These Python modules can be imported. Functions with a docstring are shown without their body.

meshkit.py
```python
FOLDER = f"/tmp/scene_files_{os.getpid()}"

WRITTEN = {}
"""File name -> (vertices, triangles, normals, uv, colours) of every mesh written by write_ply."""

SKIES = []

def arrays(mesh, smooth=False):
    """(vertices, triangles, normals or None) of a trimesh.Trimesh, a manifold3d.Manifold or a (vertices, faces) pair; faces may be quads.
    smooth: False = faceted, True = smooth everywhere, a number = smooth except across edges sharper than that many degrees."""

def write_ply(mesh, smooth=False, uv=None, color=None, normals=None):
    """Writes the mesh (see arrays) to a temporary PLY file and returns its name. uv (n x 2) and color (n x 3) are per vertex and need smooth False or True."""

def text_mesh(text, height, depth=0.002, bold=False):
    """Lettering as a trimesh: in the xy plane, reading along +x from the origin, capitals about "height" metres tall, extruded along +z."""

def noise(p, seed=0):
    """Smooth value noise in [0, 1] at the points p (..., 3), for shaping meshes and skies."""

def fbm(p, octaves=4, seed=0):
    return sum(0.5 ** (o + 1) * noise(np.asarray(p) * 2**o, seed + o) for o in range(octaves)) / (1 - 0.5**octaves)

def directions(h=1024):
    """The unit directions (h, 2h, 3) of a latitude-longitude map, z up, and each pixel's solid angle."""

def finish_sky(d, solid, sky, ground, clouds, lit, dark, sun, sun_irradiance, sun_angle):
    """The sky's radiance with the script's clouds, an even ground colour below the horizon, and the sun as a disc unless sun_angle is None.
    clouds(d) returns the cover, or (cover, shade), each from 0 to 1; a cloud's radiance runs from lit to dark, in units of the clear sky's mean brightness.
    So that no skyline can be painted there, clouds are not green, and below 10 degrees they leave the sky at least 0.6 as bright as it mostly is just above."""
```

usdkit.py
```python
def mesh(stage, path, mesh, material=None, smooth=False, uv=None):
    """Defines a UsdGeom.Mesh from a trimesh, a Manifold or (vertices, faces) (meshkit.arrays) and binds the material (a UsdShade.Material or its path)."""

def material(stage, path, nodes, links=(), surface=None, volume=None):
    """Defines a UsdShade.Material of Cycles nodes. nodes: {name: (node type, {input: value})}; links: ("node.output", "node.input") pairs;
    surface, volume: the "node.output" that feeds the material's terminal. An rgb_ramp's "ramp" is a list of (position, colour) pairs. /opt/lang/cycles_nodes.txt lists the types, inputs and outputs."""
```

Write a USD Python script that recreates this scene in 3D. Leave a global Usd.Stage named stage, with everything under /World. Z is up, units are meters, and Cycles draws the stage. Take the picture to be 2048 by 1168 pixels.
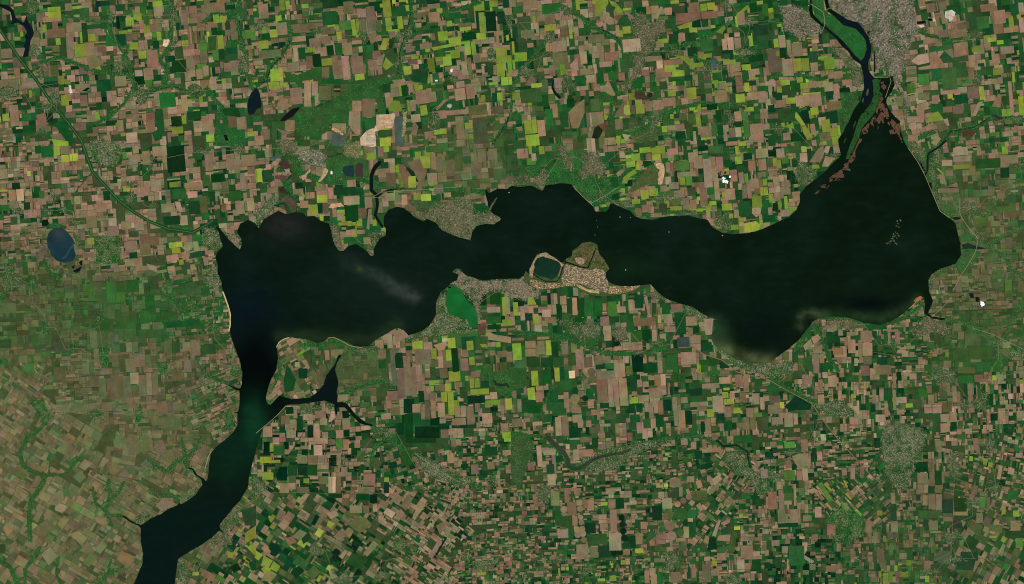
import math, random, zlib
import numpy as np
import shapely
from shapely.geometry import Polygon, LineString, Point, box as sbox, MultiPolygon
from shapely.ops import unary_union
from shapely import affinity
import mapbox_earcut
import trimesh
import usdkit, meshkit
from pxr import Usd, UsdGeom, UsdLux, UsdShade, Gf, Sdf, Vt

stage = Usd.Stage.CreateInMemory()
UsdGeom.SetStageUpAxis(stage, UsdGeom.Tokens.z)
UsdGeom.SetStageMetersPerUnit(stage, 1.0)
world = UsdGeom.Xform.Define(stage, '/World')
stage.SetDefaultPrim(world.GetPrim())
UsdGeom.Scope.Define(stage, '/World/Looks')

# ------------------------------------------------------------------ camera, sky, sun
# the view straight down on a piece of land 204.8 km wide from a satellite's height
ALT = 786000.0
cam = UsdGeom.Camera.Define(stage, '/World/camera')
cam.CreateFocalLengthAttr(786.0)
cam.CreateHorizontalApertureAttr(204.8)
cam.CreateVerticalApertureAttr(116.8)
cam.CreateClippingRangeAttr(Gf.Vec2f(1000.0, 3.0e6))
cam.AddTranslateOp().Set(Gf.Vec3d(0, 0, ALT))
cam.CreateExposureAttr(EXPOSURE := 0.55)

SUN_EL, SUN_AZ = math.radians(50), math.radians(138)      # azimuth = atan2(x, y) of the way to the sun
sun_dir = np.array([math.sin(SUN_AZ) * math.cos(SUN_EL), math.cos(SUN_AZ) * math.cos(SUN_EL), math.sin(SUN_EL)])
usdkit.material(stage, '/World/Looks/sky_air', {
    'sky': ('sky_texture', {'sky_type': 'single_scattering', 'sun_disc': False, 'sun_elevation': SUN_EL, 'sun_rotation': SUN_AZ}),
    'bg': ('background_shader', {'strength': 0.05})}, [('sky.color', 'bg.color')], surface='bg.background')
sky = UsdLux.DomeLight.Define(stage, '/World/sky')
UsdShade.MaterialBindingAPI.Apply(sky.GetPrim()).Bind(UsdShade.Material.Get(stage, '/World/Looks/sky_air'))
sun = UsdLux.DistantLight.Define(stage, '/World/sun')
sun.CreateNormalizeAttr(True) if hasattr(sun, 'CreateNormalizeAttr') else None
sun.CreateIntensityAttr(1.15)
sun.CreateAngleAttr(0.53)
sun.CreateColorAttr(Gf.Vec3f(1.0, 0.965, 0.91))
_z = Gf.Vec3d(*sun_dir)
sun.AddOrientOp(UsdGeom.XformOp.PrecisionDouble).Set(Gf.Rotation(Gf.Vec3d(0, 0, 1), _z).GetQuat())

# ------------------------------------------------------------------ helpers
M = 100.0                                     # metres of ground per survey unit
def W(p):
    p = np.asarray(p, float)
    return np.stack([(p[..., 0] - 1024) * M, (584 - p[..., 1]) * M], -1)
def lin(c):
    c = np.asarray(c, float) / 255
    return np.where(c <= 0.04045, c / 12.92, ((c + 0.055) / 1.055) ** 2.4)
ALB = 0.62                                    # picture brightness -> ground albedo
def alb(c): return lin(c) * ALB

used = {}
def numbered(name, parent='/World'):
    k = (parent, name); n = used.get(k, 0); used[k] = n + 1
    return f'{parent}/{name}' if n == 0 else f'{parent}/{name}_{n:03d}'
def tag(prim, label=None, cat=None, group=None, kind=None):
    for k, v in (('label', label), ('category', cat), ('group', group), ('kind', kind)):
        if v: prim.SetCustomDataByKey(k, v)
    return prim
def thing(name, label, cat, loc=(0, 0, 0), group=None, kind=None):
    x = UsdGeom.Xform.Define(stage, numbered(name))
    x.AddTranslateOp().Set(Gf.Vec3d(*map(float, loc)))
    return tag(x.GetPrim(), label, cat, group, kind)

class MB:
    """Collects sheets and slabs, with a colour for every face, into one mesh."""
    def __init__(self): self.v, self.f, self.c, self.n = [], [], [], 0
    def add(self, v, f, c):
        v = np.asarray(v, float); f = np.asarray(f, int)
        self.v.append(v); self.f.append(f + self.n); self.n += len(v)
        c = np.asarray(c, float)
        self.c.append(np.broadcast_to(c, (len(f), 3)) if c.ndim == 1 else c)
    def build(self, name, mat, parent=None, origin=(0, 0, 0)):
        path = numbered(name, str(parent.GetPath()) if parent else '/World')
        if not self.v: raise ValueError(name)
        v = np.concatenate(self.v) - np.asarray(origin, float); f = np.concatenate(self.f); c = np.concatenate(self.c)
        m = usdkit.mesh(stage, path, (v, f), mat)
        pv = UsdGeom.PrimvarsAPI(m).CreatePrimvar('tint', Sdf.ValueTypeNames.Color3fArray, 'vertex')
        # colours live on the faces' own corners: every slab has its own vertices
        vc = np.zeros((len(v), 3)); vc[f.ravel()] = np.repeat(c, 3, 0)
        pv.Set(Vt.Vec3fArray.FromNumpy(vc.astype(np.float32)))
        return m.GetPrim()

def polys(g):
    if g.is_empty: return []
    if g.geom_type == 'Polygon': return [g]
    return [q for x in getattr(g, 'geoms', []) for q in polys(x)]
def tri(g):
    rings = [np.asarray(r.coords)[:-1, :2] for r in (g.exterior, *g.interiors)]
    v = np.concatenate(rings)
    f = mapbox_earcut.triangulate_float64(v, np.cumsum([len(r) for r in rings]).astype(np.uint32)).reshape(-1, 3)
    return v, f, rings
def upward(v, f):
    a, b, c = v[f[:, 0]], v[f[:, 1]], v[f[:, 2]]
    s = (b[:, 0] - a[:, 0]) * (c[:, 1] - a[:, 1]) - (b[:, 1] - a[:, 1]) * (c[:, 0] - a[:, 0])
    f = f.copy(); f[s < 0] = f[s < 0][:, ::-1]
    return f[np.abs(s) > 1e-9]
def slab(mb, g, z0, z1, c):
    """The plan g (survey units) as a slab with its own edges; z0 None = a bare sheet."""
    for q in polys(g):
        if q.area < 0.02: continue
        v, f, rings = tri(q)
        w = W(v); f = upward(w, f)
        if len(f) == 0: continue
        mb.add(np.c_[w, np.full(len(w), z1)], f, c)
        if z0 is None: continue
        for i, r in enumerate(rings):
            r = W(r); a = np.sum(r[:, 0] * np.roll(r[:, 1], -1) - np.roll(r[:, 0], -1) * r[:, 1])
            if (a < 0) == (i == 0): r = r[::-1]
            n = len(r); k = np.arange(n); k2 = (k + 1) % n
            vv = np.concatenate([np.c_[r, np.full(n, z0)], np.c_[r, np.full(n, z1)]])
            mb.add(vv, np.concatenate([np.c_[k, k2, k2 + n], np.c_[k, k2 + n, k + n]]), c)
def boxes(mb, xy, sx, sy, ang, z0, z1, col):
    """Many small blocks (survey units in plan, metres high)."""
    n = len(xy)
    if n == 0: return
    w = W(xy); ca, sa = np.cos(ang), np.sin(ang)
    V = np.zeros((n, 8, 3))
    for i, (px, py) in enumerate(((-1, -1), (1, -1), (1, 1), (-1, 1))):
        dx, dy = px * sx * M / 2, py * sy * M / 2
        for j in (0, 1):
            V[:, i + 4 * j, 0] = w[:, 0] + dx * ca - dy * sa
            V[:, i + 4 * j, 1] = w[:, 1] + dx * sa + dy * ca
            V[:, i + 4 * j, 2] = (z0, z1)[j] if np.ndim(z1) == 0 or j == 0 else z1
    F = np.array([[4, 5, 6], [4, 6, 7], [0, 1, 5], [0, 5, 4], [1, 2, 6], [1, 6, 5], [2, 3, 7], [2, 7, 6], [3, 0, 4], [3, 4, 7]])
    f = (F[None] + 8 * np.arange(n)[:, None, None]).reshape(-1, 3)
    mb.add(V.reshape(-1, 3), f, np.repeat(col, 10, 0))

def fbm2(xy, s, seed=0, oct=4):
    xy = np.asarray(xy, float)
    return meshkit.fbm(np.stack([xy[..., 0] / s, xy[..., 1] / s, np.full(xy.shape[:-1], seed * 7.31)], -1), oct, seed)
def rough(pts, amp=0.8, step=4.0, seed=0, closed=True):
    """A surveyed line given the small bays and points of a natural shore."""
    g = LineString(list(pts) + ([pts[0]] if closed else []))
    n = max(8, int(g.length / step))
    p = np.array([g.interpolate(t, normalized=True).coords[0] for t in np.linspace(0, 1, n, endpoint=not closed)])
    keep = np.array(pts, float)
    d = np.stack([fbm2(p, 9, seed + 1, 3) - 0.5, fbm2(p, 9, seed + 2, 3) - 0.5], -1) * 2 * amp
    inside = ((p[:, 0] > -60) & (p[:, 0] < 2108))[:, None]
    return p + d * inside
def blob(pts, amp=0.8, step=3.0, seed=0):
    g = Polygon(rough(pts, amp, step, seed)).buffer(0)
    return max(polys(g), key=lambda q: q.area)
def oval(cx, cy, rx, ry, ang=0, wob=0.18, n=36, seed=0):
    t = np.linspace(0, 2 * np.pi, n, endpoint=False)
    k = 1 + wob * 2 * (meshkit.fbm(np.stack([np.cos(t) * 1.3 + seed * 3.7, np.sin(t) * 1.3, t * 0 + seed], -1), 3, seed) - 0.5)
    g = Polygon(np.c_[cx + rx * k * np.cos(t), cy + ry * k * np.sin(t)])
    return affinity.rotate(g, ang, origin=(cx, cy))
def ribbon(pts, w, w2=None, seed=0, amp=0.5):
    p = rough(pts, amp, 3.0, seed, closed=False)
    if w2 is None: return LineString(p).buffer(w / 2, cap_style=1, join_style=1, quad_segs=2)
    ww = np.linspace(w, w2, len(p))
    return unary_union([LineString(p[i:i + 2]).buffer(ww[i] / 2, quad_segs=2) for i in range(len(p) - 1)])
def speck(g, dens, rng, edge=1.0):
    """Random places inside g, thinning out towards a ragged edge."""
    x0, y0, x1, y1 = g.bounds
    n = int((x1 - x0) * (y1 - y0) * dens)
    p = np.c_[rng.uniform(x0, x1, n), rng.uniform(y0, y1, n)]
    shapely.prepare(g)
    return p[shapely.contains_xy(g, p[:, 0], p[:, 1])]
def S(s):
    return [tuple(map(float, q.split(','))) for q in s.split()]
def T(tx, ty, s):
    return [(tx * 512 + x / 4, ty * 292 + y / 4) for x, y in S(s)]

# ------------------------------------------------------------------ materials
def ground_mat(name, rough_=0.95, amt=0.25, fine=0.004, broad=0.0004, grain=0.3, streak=0.0, spec=0.0, hue=0.0):
    """Earth and plants: the piece's own colour, broken up by soil blotches, plough grain and fine speckle."""
    nodes = {
        'at': ('attribute', {'attribute': 'tint'}),
        'geo': ('geometry', {}),
        'm1': ('mapping', {'scale': (broad,) * 3}), 'n1': ('noise_texture', {'scale': 1.0, 'detail': 5.0, 'roughness': 0.6}),
        'm2': ('mapping', {'scale': (fine,) * 3}), 'n2': ('noise_texture', {'scale': 1.0, 'detail': 3.0, 'roughness': 0.65}),
        'm3': ('mapping', {'scale': (0.006, 0.0005, 0.001), 'rotation': (0, 0, 0.08)}), 'n3': ('noise_texture', {'scale': 1.0, 'detail': 2.0}),
        'r1': ('map_range', {'from_min': 0.3, 'from_max': 0.7, 'to_min': 1 - amt, 'to_max': 1 + amt}),
        'r2': ('map_range', {'from_min': 0.3, 'from_max': 0.7, 'to_min': 1 - grain, 'to_max': 1 + grain}),
        'r3': ('map_range', {'from_min': 0.3, 'from_max': 0.7, 'to_min': 1 - streak, 'to_max': 1 + streak}),
        'x1': ('math', {'math_type': 'multiply'}), 'x2': ('math', {'math_type': 'multiply'}),
        'vm': ('vector_math', {'math_type': 'scale'}),
        'm4': ('mapping', {'scale': (0.00028,) * 3, 'location': (3.1, 7.7, 0)}), 'n4': ('noise_texture', {'scale': 1.0, 'detail': 4.0, 'roughness': 0.6}),
        'hr': ('rgb_ramp', {'ramp': [(0.32, (1 + .4 * hue, 1 - .35 * hue, 1 - .3 * hue)), (0.5, (1, 1, 1)), (0.68, (1 - hue, 1 + .5 * hue, 1 - .3 * hue))]}),
        'hm': ('vector_math', {'math_type': 'multiply'}),
        'p': ('principled_bsdf', {'roughness': rough_, 'specular_ior_level': spec})}
    links = [('geo.position', 'm1.vector'), ('geo.position', 'm2.vector'), ('geo.position', 'm3.vector'),
             ('m1.vector', 'n1.vector'), ('m2.vector', 'n2.vector'), ('m3.vector', 'n3.vector'),
             ('n1.fac', 'r1.value'), ('n2.fac', 'r2.value'), ('n3.fac', 'r3.value'),
             ('r1.result', 'x1.value1'), ('r2.result', 'x1.value2'), ('x1.value', 'x2.value1'), ('r3.result', 'x2.value2'),
             ('at.color', 'vm.vector1'), ('x2.value', 'vm.scale'), ('vm.vector', 'hm.vector1'),
             ('geo.position', 'm4.vector'), ('m4.vector', 'n4.vector'), ('n4.fac', 'hr.fac'), ('hr.color', 'hm.vector2'), ('hm.vector', 'p.base_color')]
    return usdkit.material(stage, '/World/Looks/' + name, nodes, links, surface='p.BSDF')
MAT_FIELD = ground_mat('field_soil_and_crop', amt=0.22, fine=0.006, broad=0.0005, grain=0.2, streak=0.08, hue=0.3)
MAT_GRASS = ground_mat('rough_grass', amt=0.25, fine=0.006, broad=0.0006, grain=0.4, hue=0.22)
MAT_SAND = ground_mat('sand_and_spoil', amt=0.2, fine=0.008, broad=0.0012, grain=0.3)
MAT_TOWN = ground_mat('town_roofs_and_yards', amt=0.08, fine=0.01, broad=0.0006, grain=0.1)
MAT_REED = ground_mat('reed', amt=0.2, fine=0.01, broad=0.001, grain=0.35)
MAT_ROAD = ground_mat('road_dust', amt=0.08, fine=0.004, broad=0.0006, grain=0.15)
MAT_CLOUD = ground_mat('cloud_white', amt=0.02, grain=0.02)
MAT_WATER = usdkit.material(stage, '/World/Looks/lake_water', {
    'at': ('attribute', {'attribute': 'tint'}), 'geo': ('geometry', {}),
    'm1': ('mapping', {'scale': (0.00035, 0.0007, 0.0005), 'rotation': (0, 0, 0.5)}), 'n1': ('noise_texture', {'scale': 1.0, 'detail': 6.0, 'roughness': 0.6, 'distortion': 0.6}),
    'r1': ('map_range', {'from_min': 0.3, 'from_max': 0.7, 'to_min': 0.86, 'to_max': 1.14}),
    'vm': ('vector_math', {'math_type': 'scale'}),
    'p': ('principled_bsdf', {'roughness': 0.3, 'ior': 1.33, 'specular_ior_level': 0.08})},
    [('geo.position', 'm1.vector'), ('m1.vector', 'n1.vector'), ('n1.fac', 'r1.value'), ('r1.result', 'vm.scale'),
     ('at.color', 'vm.vector1'), ('vm.vector', 'p.base_color')], surface='p.BSDF')
# ------------------------------------------------------------------ the waters (survey units: 100 m)
RES = S('200,1260 240,1200 268,1168 276,1148 284,1131 286,1108 282,1083 281,1056 277,1051 262,1045 252,1038 241,1032 250,1032 258,1039 270,1046 282,1050 '
 '287,1048 305,1035 322,1028 337,1018 355,1010 358,1007 357,998 360,1007 367,1007 390,991 405,970 402,958 390,950 385,940 370,934 386,937 394,950 407,957 411,962 '
 '415,961 417,943 419,923 422,906 432,893 455,876 467,864 475,849 475,827 468,825 476,824 479,809 480,781 468,778 454,768 470,775 481,777 484,769 484,744 480,724 472,701 464,679 459,661 460,629 455,609 447,584 '
 '446,583 442,562 436,547 435,529 431,514 435,504 446,492 442,482 438,466 432,453 435,451 441,460 450,470 462,484 475,496 479,499 484,489 482,477 474,464 481,447 496,439 510,447 517,456 520,452 527,439 544,429 557,421 572,428 592,424 606,426 612,434 629,432 642,442 658,447 662,462 668,489 677,502 686,502 697,491 712,488 729,498 741,512 748,512 748,497 758,479 771,471 772,458 767,452 768,432 777,419 792,414 807,416 822,427 834,437 849,443 854,438 869,444 884,461 902,468 922,476 941,481 944,464 953,452 974,447 989,449 1002,439 999,434 988,429 981,422 983,415 995,396 993,394 980,412 978,418 976,410 974,398 970,380 973,378 976,384 979,386 994,378 1014,379 '
 '1024,371 1039,374 1064,372 1076,378 1085,381 1091,371 1121,366 1143,369 1150,379 1164,392 1186,412 1190,423 1211,424 1218,417 1220,409 1226,407 1246,416 1261,422 1269,432 1284,438 1306,440 1324,434 1349,432 1376,431 1394,436 1414,439 1424,454 1444,466 1466,468 1499,466 1524,459 1536,453 1558,443 1578,434 1593,419 1600,404 1600,389 1611,374 1636,354 1651,342 1671,322 1682,311 1678,292 1676,280 1686,265 1698,242 1708,220 1721,200 1728,175 1727,150 1722,129 '
 '1708,120 1698,105 1683,92 1672,77 1653,60 1636,47 1622,35 1618,22 1620,0 1618,-60 1622,-60 1623,0 1624,20 1627,30 1643,46 1666,65 1686,82 1701,100 1711,112 1722,122 1728,115 1733,100 1732,82 1726,72 1711,57 1686,50 1668,32 1653,20 1649,0 1648,-60 1656,-60 1656,0 1658,15 1676,27 1696,40 1716,45 1728,60 1738,77 1743,95 1741,112 1736,125 1737,140 1743,150 1749,157 1768,154 1786,152 1789,170 1782,185 1773,197 1772,206 1783,225 1799,245 1802,265 1807,280 1813,291 '
 '1836,322 1851,352 1863,382 1880,422 1898,436 1911,447 1916,472 1921,487 1922,509 1911,527 1881,538 1863,549 1856,561 1858,584 1866,601 1863,609 1856,626 1868,634 1891,636 1890,640 1878,639 1866,637 1855,631 1848,626 1850,612 1848,597 1843,598 1831,604 1818,616 1801,631 1786,641 1761,650 1726,645 1696,635 1666,633 1641,635 1626,643 1616,656 1601,676 1581,694 1561,709 1541,723 1534,726 1499,725 1474,719 1449,704 1429,689 1421,674 1429,659 1433,639 1414,633 1384,613 1356,606 1331,596 1316,584 '
 '1301,568 1284,570 1256,573 1231,570 1217,563 1211,553 1212,545 1219,538 1209,521 1197,506 1195,489 1181,484 1164,486 1156,494 1144,502 1144,512 1131,519 1124,524 1119,522 1110,514 1099,509 1092,504 1084,506 1074,508 1066,522 1060,537 1058,548 1051,541 1048,551 1039,557 1024,557 1000,558 969,561 942,554 927,547 922,538 914,536 904,543 908,546 917,549 914,560 900,567 898,573 892,576 882,583 872,604 872,629 859,651 842,663 817,671 807,659 794,655 774,666 752,679 734,693 709,693 692,684 674,675 659,675 644,684 634,686 617,679 597,676 577,675 562,681 554,694 556,719 552,739 539,766 531,794 534,806 539,811 '
 '548,803 559,791 582,798 619,796 634,785 630,779 636,784 647,769 652,751 666,734 672,724 677,711 684,710 675,724 670,739 677,764 673,784 676,791 674,804 692,806 704,821 719,836 732,845 747,850 744,853 732,850 718,845 702,828 689,815 676,815 672,834 668,808 649,801 622,805 592,809 574,810 554,830 539,844 527,856 519,875 512,900 505,926 497,958 496,973 480,1001 460,1023 440,1048 440,1058 448,1066 438,1061 425,1073 405,1088 367,1110 356,1118 352,1148 350,1167 340,1200 330,1260')
ZW = -25.0
reservoir = max(polys(Polygon(rough(RES, 1.25, 2.4, 11)).buffer(0)), key=lambda q: q.area)
# name, label, category, plan, colour of the water
WATERS = []
def water(name, label, cat, g, col, seed=0): WATERS.append((name, label, cat, g, col))
DARKBLUE = (13, 25, 30); BLACKGREEN = (9, 22, 17)
water('lake', 'round slate blue lake with a faint pale wave line, left edge of the picture', 'lake',
      blob(T(0, 1, '430,660 490,650 540,690 585,750 590,820 605,870 590,915 520,935 460,920 410,870 380,800 375,740 395,690'), .5, 3, 3), (24, 50, 57))
water('lake', 'bright emerald green lake inside the town on the south shore', 'lake',
      blob(T(1, 2, '1540,-40 1600,-45 1640,-10 1700,90 1755,130 1770,220 1765,290 1720,280 1680,210 1600,195 1540,165 1518,90'), .4, 3, 4), (20, 92, 40))
water('reservoir_lake', 'long ragged dark lake in the top left corner, running down from the frame edge', 'lake',
      blob(T(0, 0, '-40,20 70,40 110,85 130,145 190,178 212,110 222,165 260,215 275,265 245,335 235,395 228,455 180,460 200,385 180,375 205,320 195,290 215,255 185,208 140,185 70,200 95,160 85,95 0,55 -40,50'), 1.1, 2, 5).buffer(-.7), (13, 22, 27))
water('lake', 'dark blue lake with an islet, between two pale field banks above the mine', 'lake',
      blob(S('512,175 517,180 523,205 523,215 514,218 508,228 498,230 495,220 496,200 503,185'), .8, 2.5, 6), (13, 28, 34))
water('pond', 'long black pond at the upper edge of the mining country', 'pond',
      blob(T(1, 0, '350,855 290,870 240,910 190,965 225,970 290,935 340,880'), .5, 2.5, 7), (20, 20, 22))
NPP = lambda s: [(1020 + x * .1465, 470 + y * .1465) for x, y in S(s)]
water('cooling_pond', 'square dark green cooling pond inside a pale ring dike on the south shore', 'pond',
      blob(NPP('340,440 330,400 370,320 440,300 560,330 660,370 690,420 660,510 640,560 580,600 500,580 440,560 380,540 320,500'), .6, 2.5, 8).buffer(.9), (17, 47, 32))
MQ = lambda s: [(520 + x * .14556, 270 + y * .14556) for x, y in S(s)]
water('settling_pond', 'dark teal settling pond, left half of the square pair west of the river arm', 'pond',
      blob(MQ('1130,490 1150,435 1290,412 1296,572 1170,567'), .4, 2.5, 9), (30, 52, 52))
water('settling_pond', 'brown and grey half dried settling pond beside the teal one', 'pond',
      blob(MQ('1312,412 1350,385 1410,390 1412,570 1314,572'), .4, 2.5, 10), (58, 48, 44))
water('pond', 'pale teal pond at the bend of the marsh stream', 'pond', blob(MQ('130,325 275,270 292,300 185,355 145,348'), .4, 2.5, 12), (62, 90, 84))
water('pond', 'black pool inside the dark brown tailings basin', 'pond', blob(MQ('345,370 395,400 385,440 350,440'), .3, 2, 13), (14, 18, 22))
water('river_arm', 'dark winding river arm running north from the bay to the settling ponds', 'river',
      unary_union([ribbon(MQ('1645,380 1590,430 1555,490 1530,570 1528,760 1600,820 1612,950 1600,1040 1580,1090 1610,1150 1680,1260'), 8, 5, 14),
                   ribbon(T(1, 1, '970,405 1020,368 1080,348 1180,342'), 3.5, 1.5, 15)]), BLACKGREEN)
water('pond', 'dark olive pond with a reddish head below the valley town', 'pond', blob(T(2, 0, '640,1105 660,1030 690,1000 735,1000 720,1060 690,1110'), .6, 2.5, 16), (28, 40, 22))
water('pond', 'thin curved blue black pond beside a small pale field, north of the reservoir', 'pond', ribbon(T(2, 0, '330,640 323,700 345,745 380,778'), 3, 6, 17, .2), DARKBLUE)
water('pond', 'small slate pond at the foot of the brown marsh patch below the valley town', 'pond', blob(T(2, 0, '1080,760 1100,740 1125,745 1120,775 1090,780'), .3, 2, 18), (26, 34, 44))
water('lagoon', 'narrow dark lagoon behind the embankment of the east shore', 'lagoon',
      unary_union([ribbon(T(3, 1, '1420,-40 1370,5 1290,55 1278,80 1276,190 1255,235'), 4, 4, 19, .2)]), (15, 32, 20))
water('lagoon', 'grey shallow lagoon triangle beside the east embankment', 'lagoon', blob(T(3, 1, '1208,125 1265,120 1262,215 1240,190'), .3, 3, 20), (64, 74, 66))
water('lagoon', 'small black lagoon at the lower end of the east embankment', 'lagoon', blob(T(3, 1, '1282,295 1310,290 1310,360 1296,330'), .2, 3, 21), (10, 26, 22))
water('pond', 'brown black inlet pond cut off by a road on the east shore', 'pond', blob(T(3, 1, '1460,575 1500,568 1545,572 1535,585 1500,592'), .3, 2, 22), (28, 24, 18))
water('inlet', 'dark green inlet of the east shore cut by a pale road', 'inlet', blob(T(3, 1, '1552,790 1600,775 1665,800 1740,818 1700,828 1620,820 1558,825'), .5, 3, 23), (24, 46, 32))
water('pond', 'grey blue pond in the valley near the right edge, upper part', 'pond', blob(T(3, 0, '1782,912 1830,920 1880,945 1870,960 1810,938'), .5, 2.5, 24), (38, 46, 48))
water('quarry_pond', 'black ragged quarry pond at the right end of the great town', 'pond', blob(T(3, 0, '1192,175 1260,166 1262,186 1195,192'), .4, 2, 25), (8, 12, 12))
water('quarry_pond', 'small black quarry pond between pale banks, right of the great town', 'pond', blob(T(3, 0, '1280,152 1315,150 1318,166 1285,166'), .3, 2, 26), (8, 12, 12))
water('quarry_pond', 'black pond in the middle of the white quarry', 'pond', blob(T(3, 0, '1435,128 1470,112 1480,122 1450,142'), .3, 2, 27), (10, 12, 12))
water('pond', 'curled dark pond in the rough meadow south of the reservoir', 'pond', ribbon(T(1, 2, '1905,712 1920,738 1965,745 2005,735 2018,760'), 5, 4, 28, .4), (30, 44, 32))
water('river', 'slow dark olive river bend between villages in the south', 'river',
      ribbon(T(2, 3, '285,-5 345,55 415,115 450,180 455,225 500,248 560,232 620,190 700,150 800,130 880,120 945,92'), 9, 3, 29), (46, 56, 42))
water('river', 'dark stream running into the lower right village', 'river', ribbon(T(2, 3, '1640,20 1690,65 1800,58 1885,110 1890,165 1905,232'), 4.5, 3, 30), (20, 38, 26))
water('pond', 'black ponds below the round blue lake', 'pond', unary_union([blob(T(0, 1, '580,1000 655,960 640,1000 610,1015'), .4, 2, 31), blob(T(0, 1, '565,965 600,955 590,985'), .3, 2, 32), blob(T(0, 1, '630,930 660,910 655,955 640,950'), .3, 2, 33)]), (10, 26, 20))
water('pond', 'small dark pond beside a long pale strip below the top left green valley', 'pond', blob(T(0, 0, '660,725 700,700 720,705 690,730'), .3, 2, 34), (14, 26, 28))
water('pond', 'small dark reservoir in the long quarry town of the upper left', 'pond', blob(T(0, 0, '1790,1075 1815,1080 1830,1130 1800,1120'), .2, 2, 35), (14, 18, 22))
water('pond', 'black pond beside two dark fields near the right edge, below the white cloud', 'pond', blob(T(3, 2, '1605,10 1640,10 1650,50 1620,45'), .3, 2, 36), (22, 24, 22))  # drawn only as a near-black flat sheet let into the land
water('harbour_basin', 'dark basins at the left end of the ferry town spit', 'basin', blob(T(3, 0, '792,260 812,246 815,258 800,275'), .2, 2, 37), (10, 10, 12))
water('canal', 'black right angled canal across the brown peninsula', 'canal', ribbon(NPP('700,350 830,390 960,435 1060,452 1110,340 1172,185'), 2.2, None, 38, .1), (7, 18, 13))
water('canal', 'dark canal round the outside of the ring dike', 'canal', ribbon(NPP('320,535 400,590 480,632 640,632 680,580 720,440 765,372'), 1.8, None, 39, .1), (9, 22, 15))
water('canal', 'straight black harbour canal beside the works at the lower tip of the great town', 'canal', ribbon(T(3, 0, '850,410 852,575'), 2, None, 40, .05), (10, 12, 14))
water('creek', 'dark creek winding through the reed delta', 'creek', ribbon(T(3, 0, '850,740 890,742 920,765 925,800 950,870 985,915 1050,975'), 3.4, 4, 41, .3), (8, 22, 16))
for i, (a, b, lab) in enumerate((('765,600 790,735 740,800', 2, 'x'),)): pass
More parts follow.
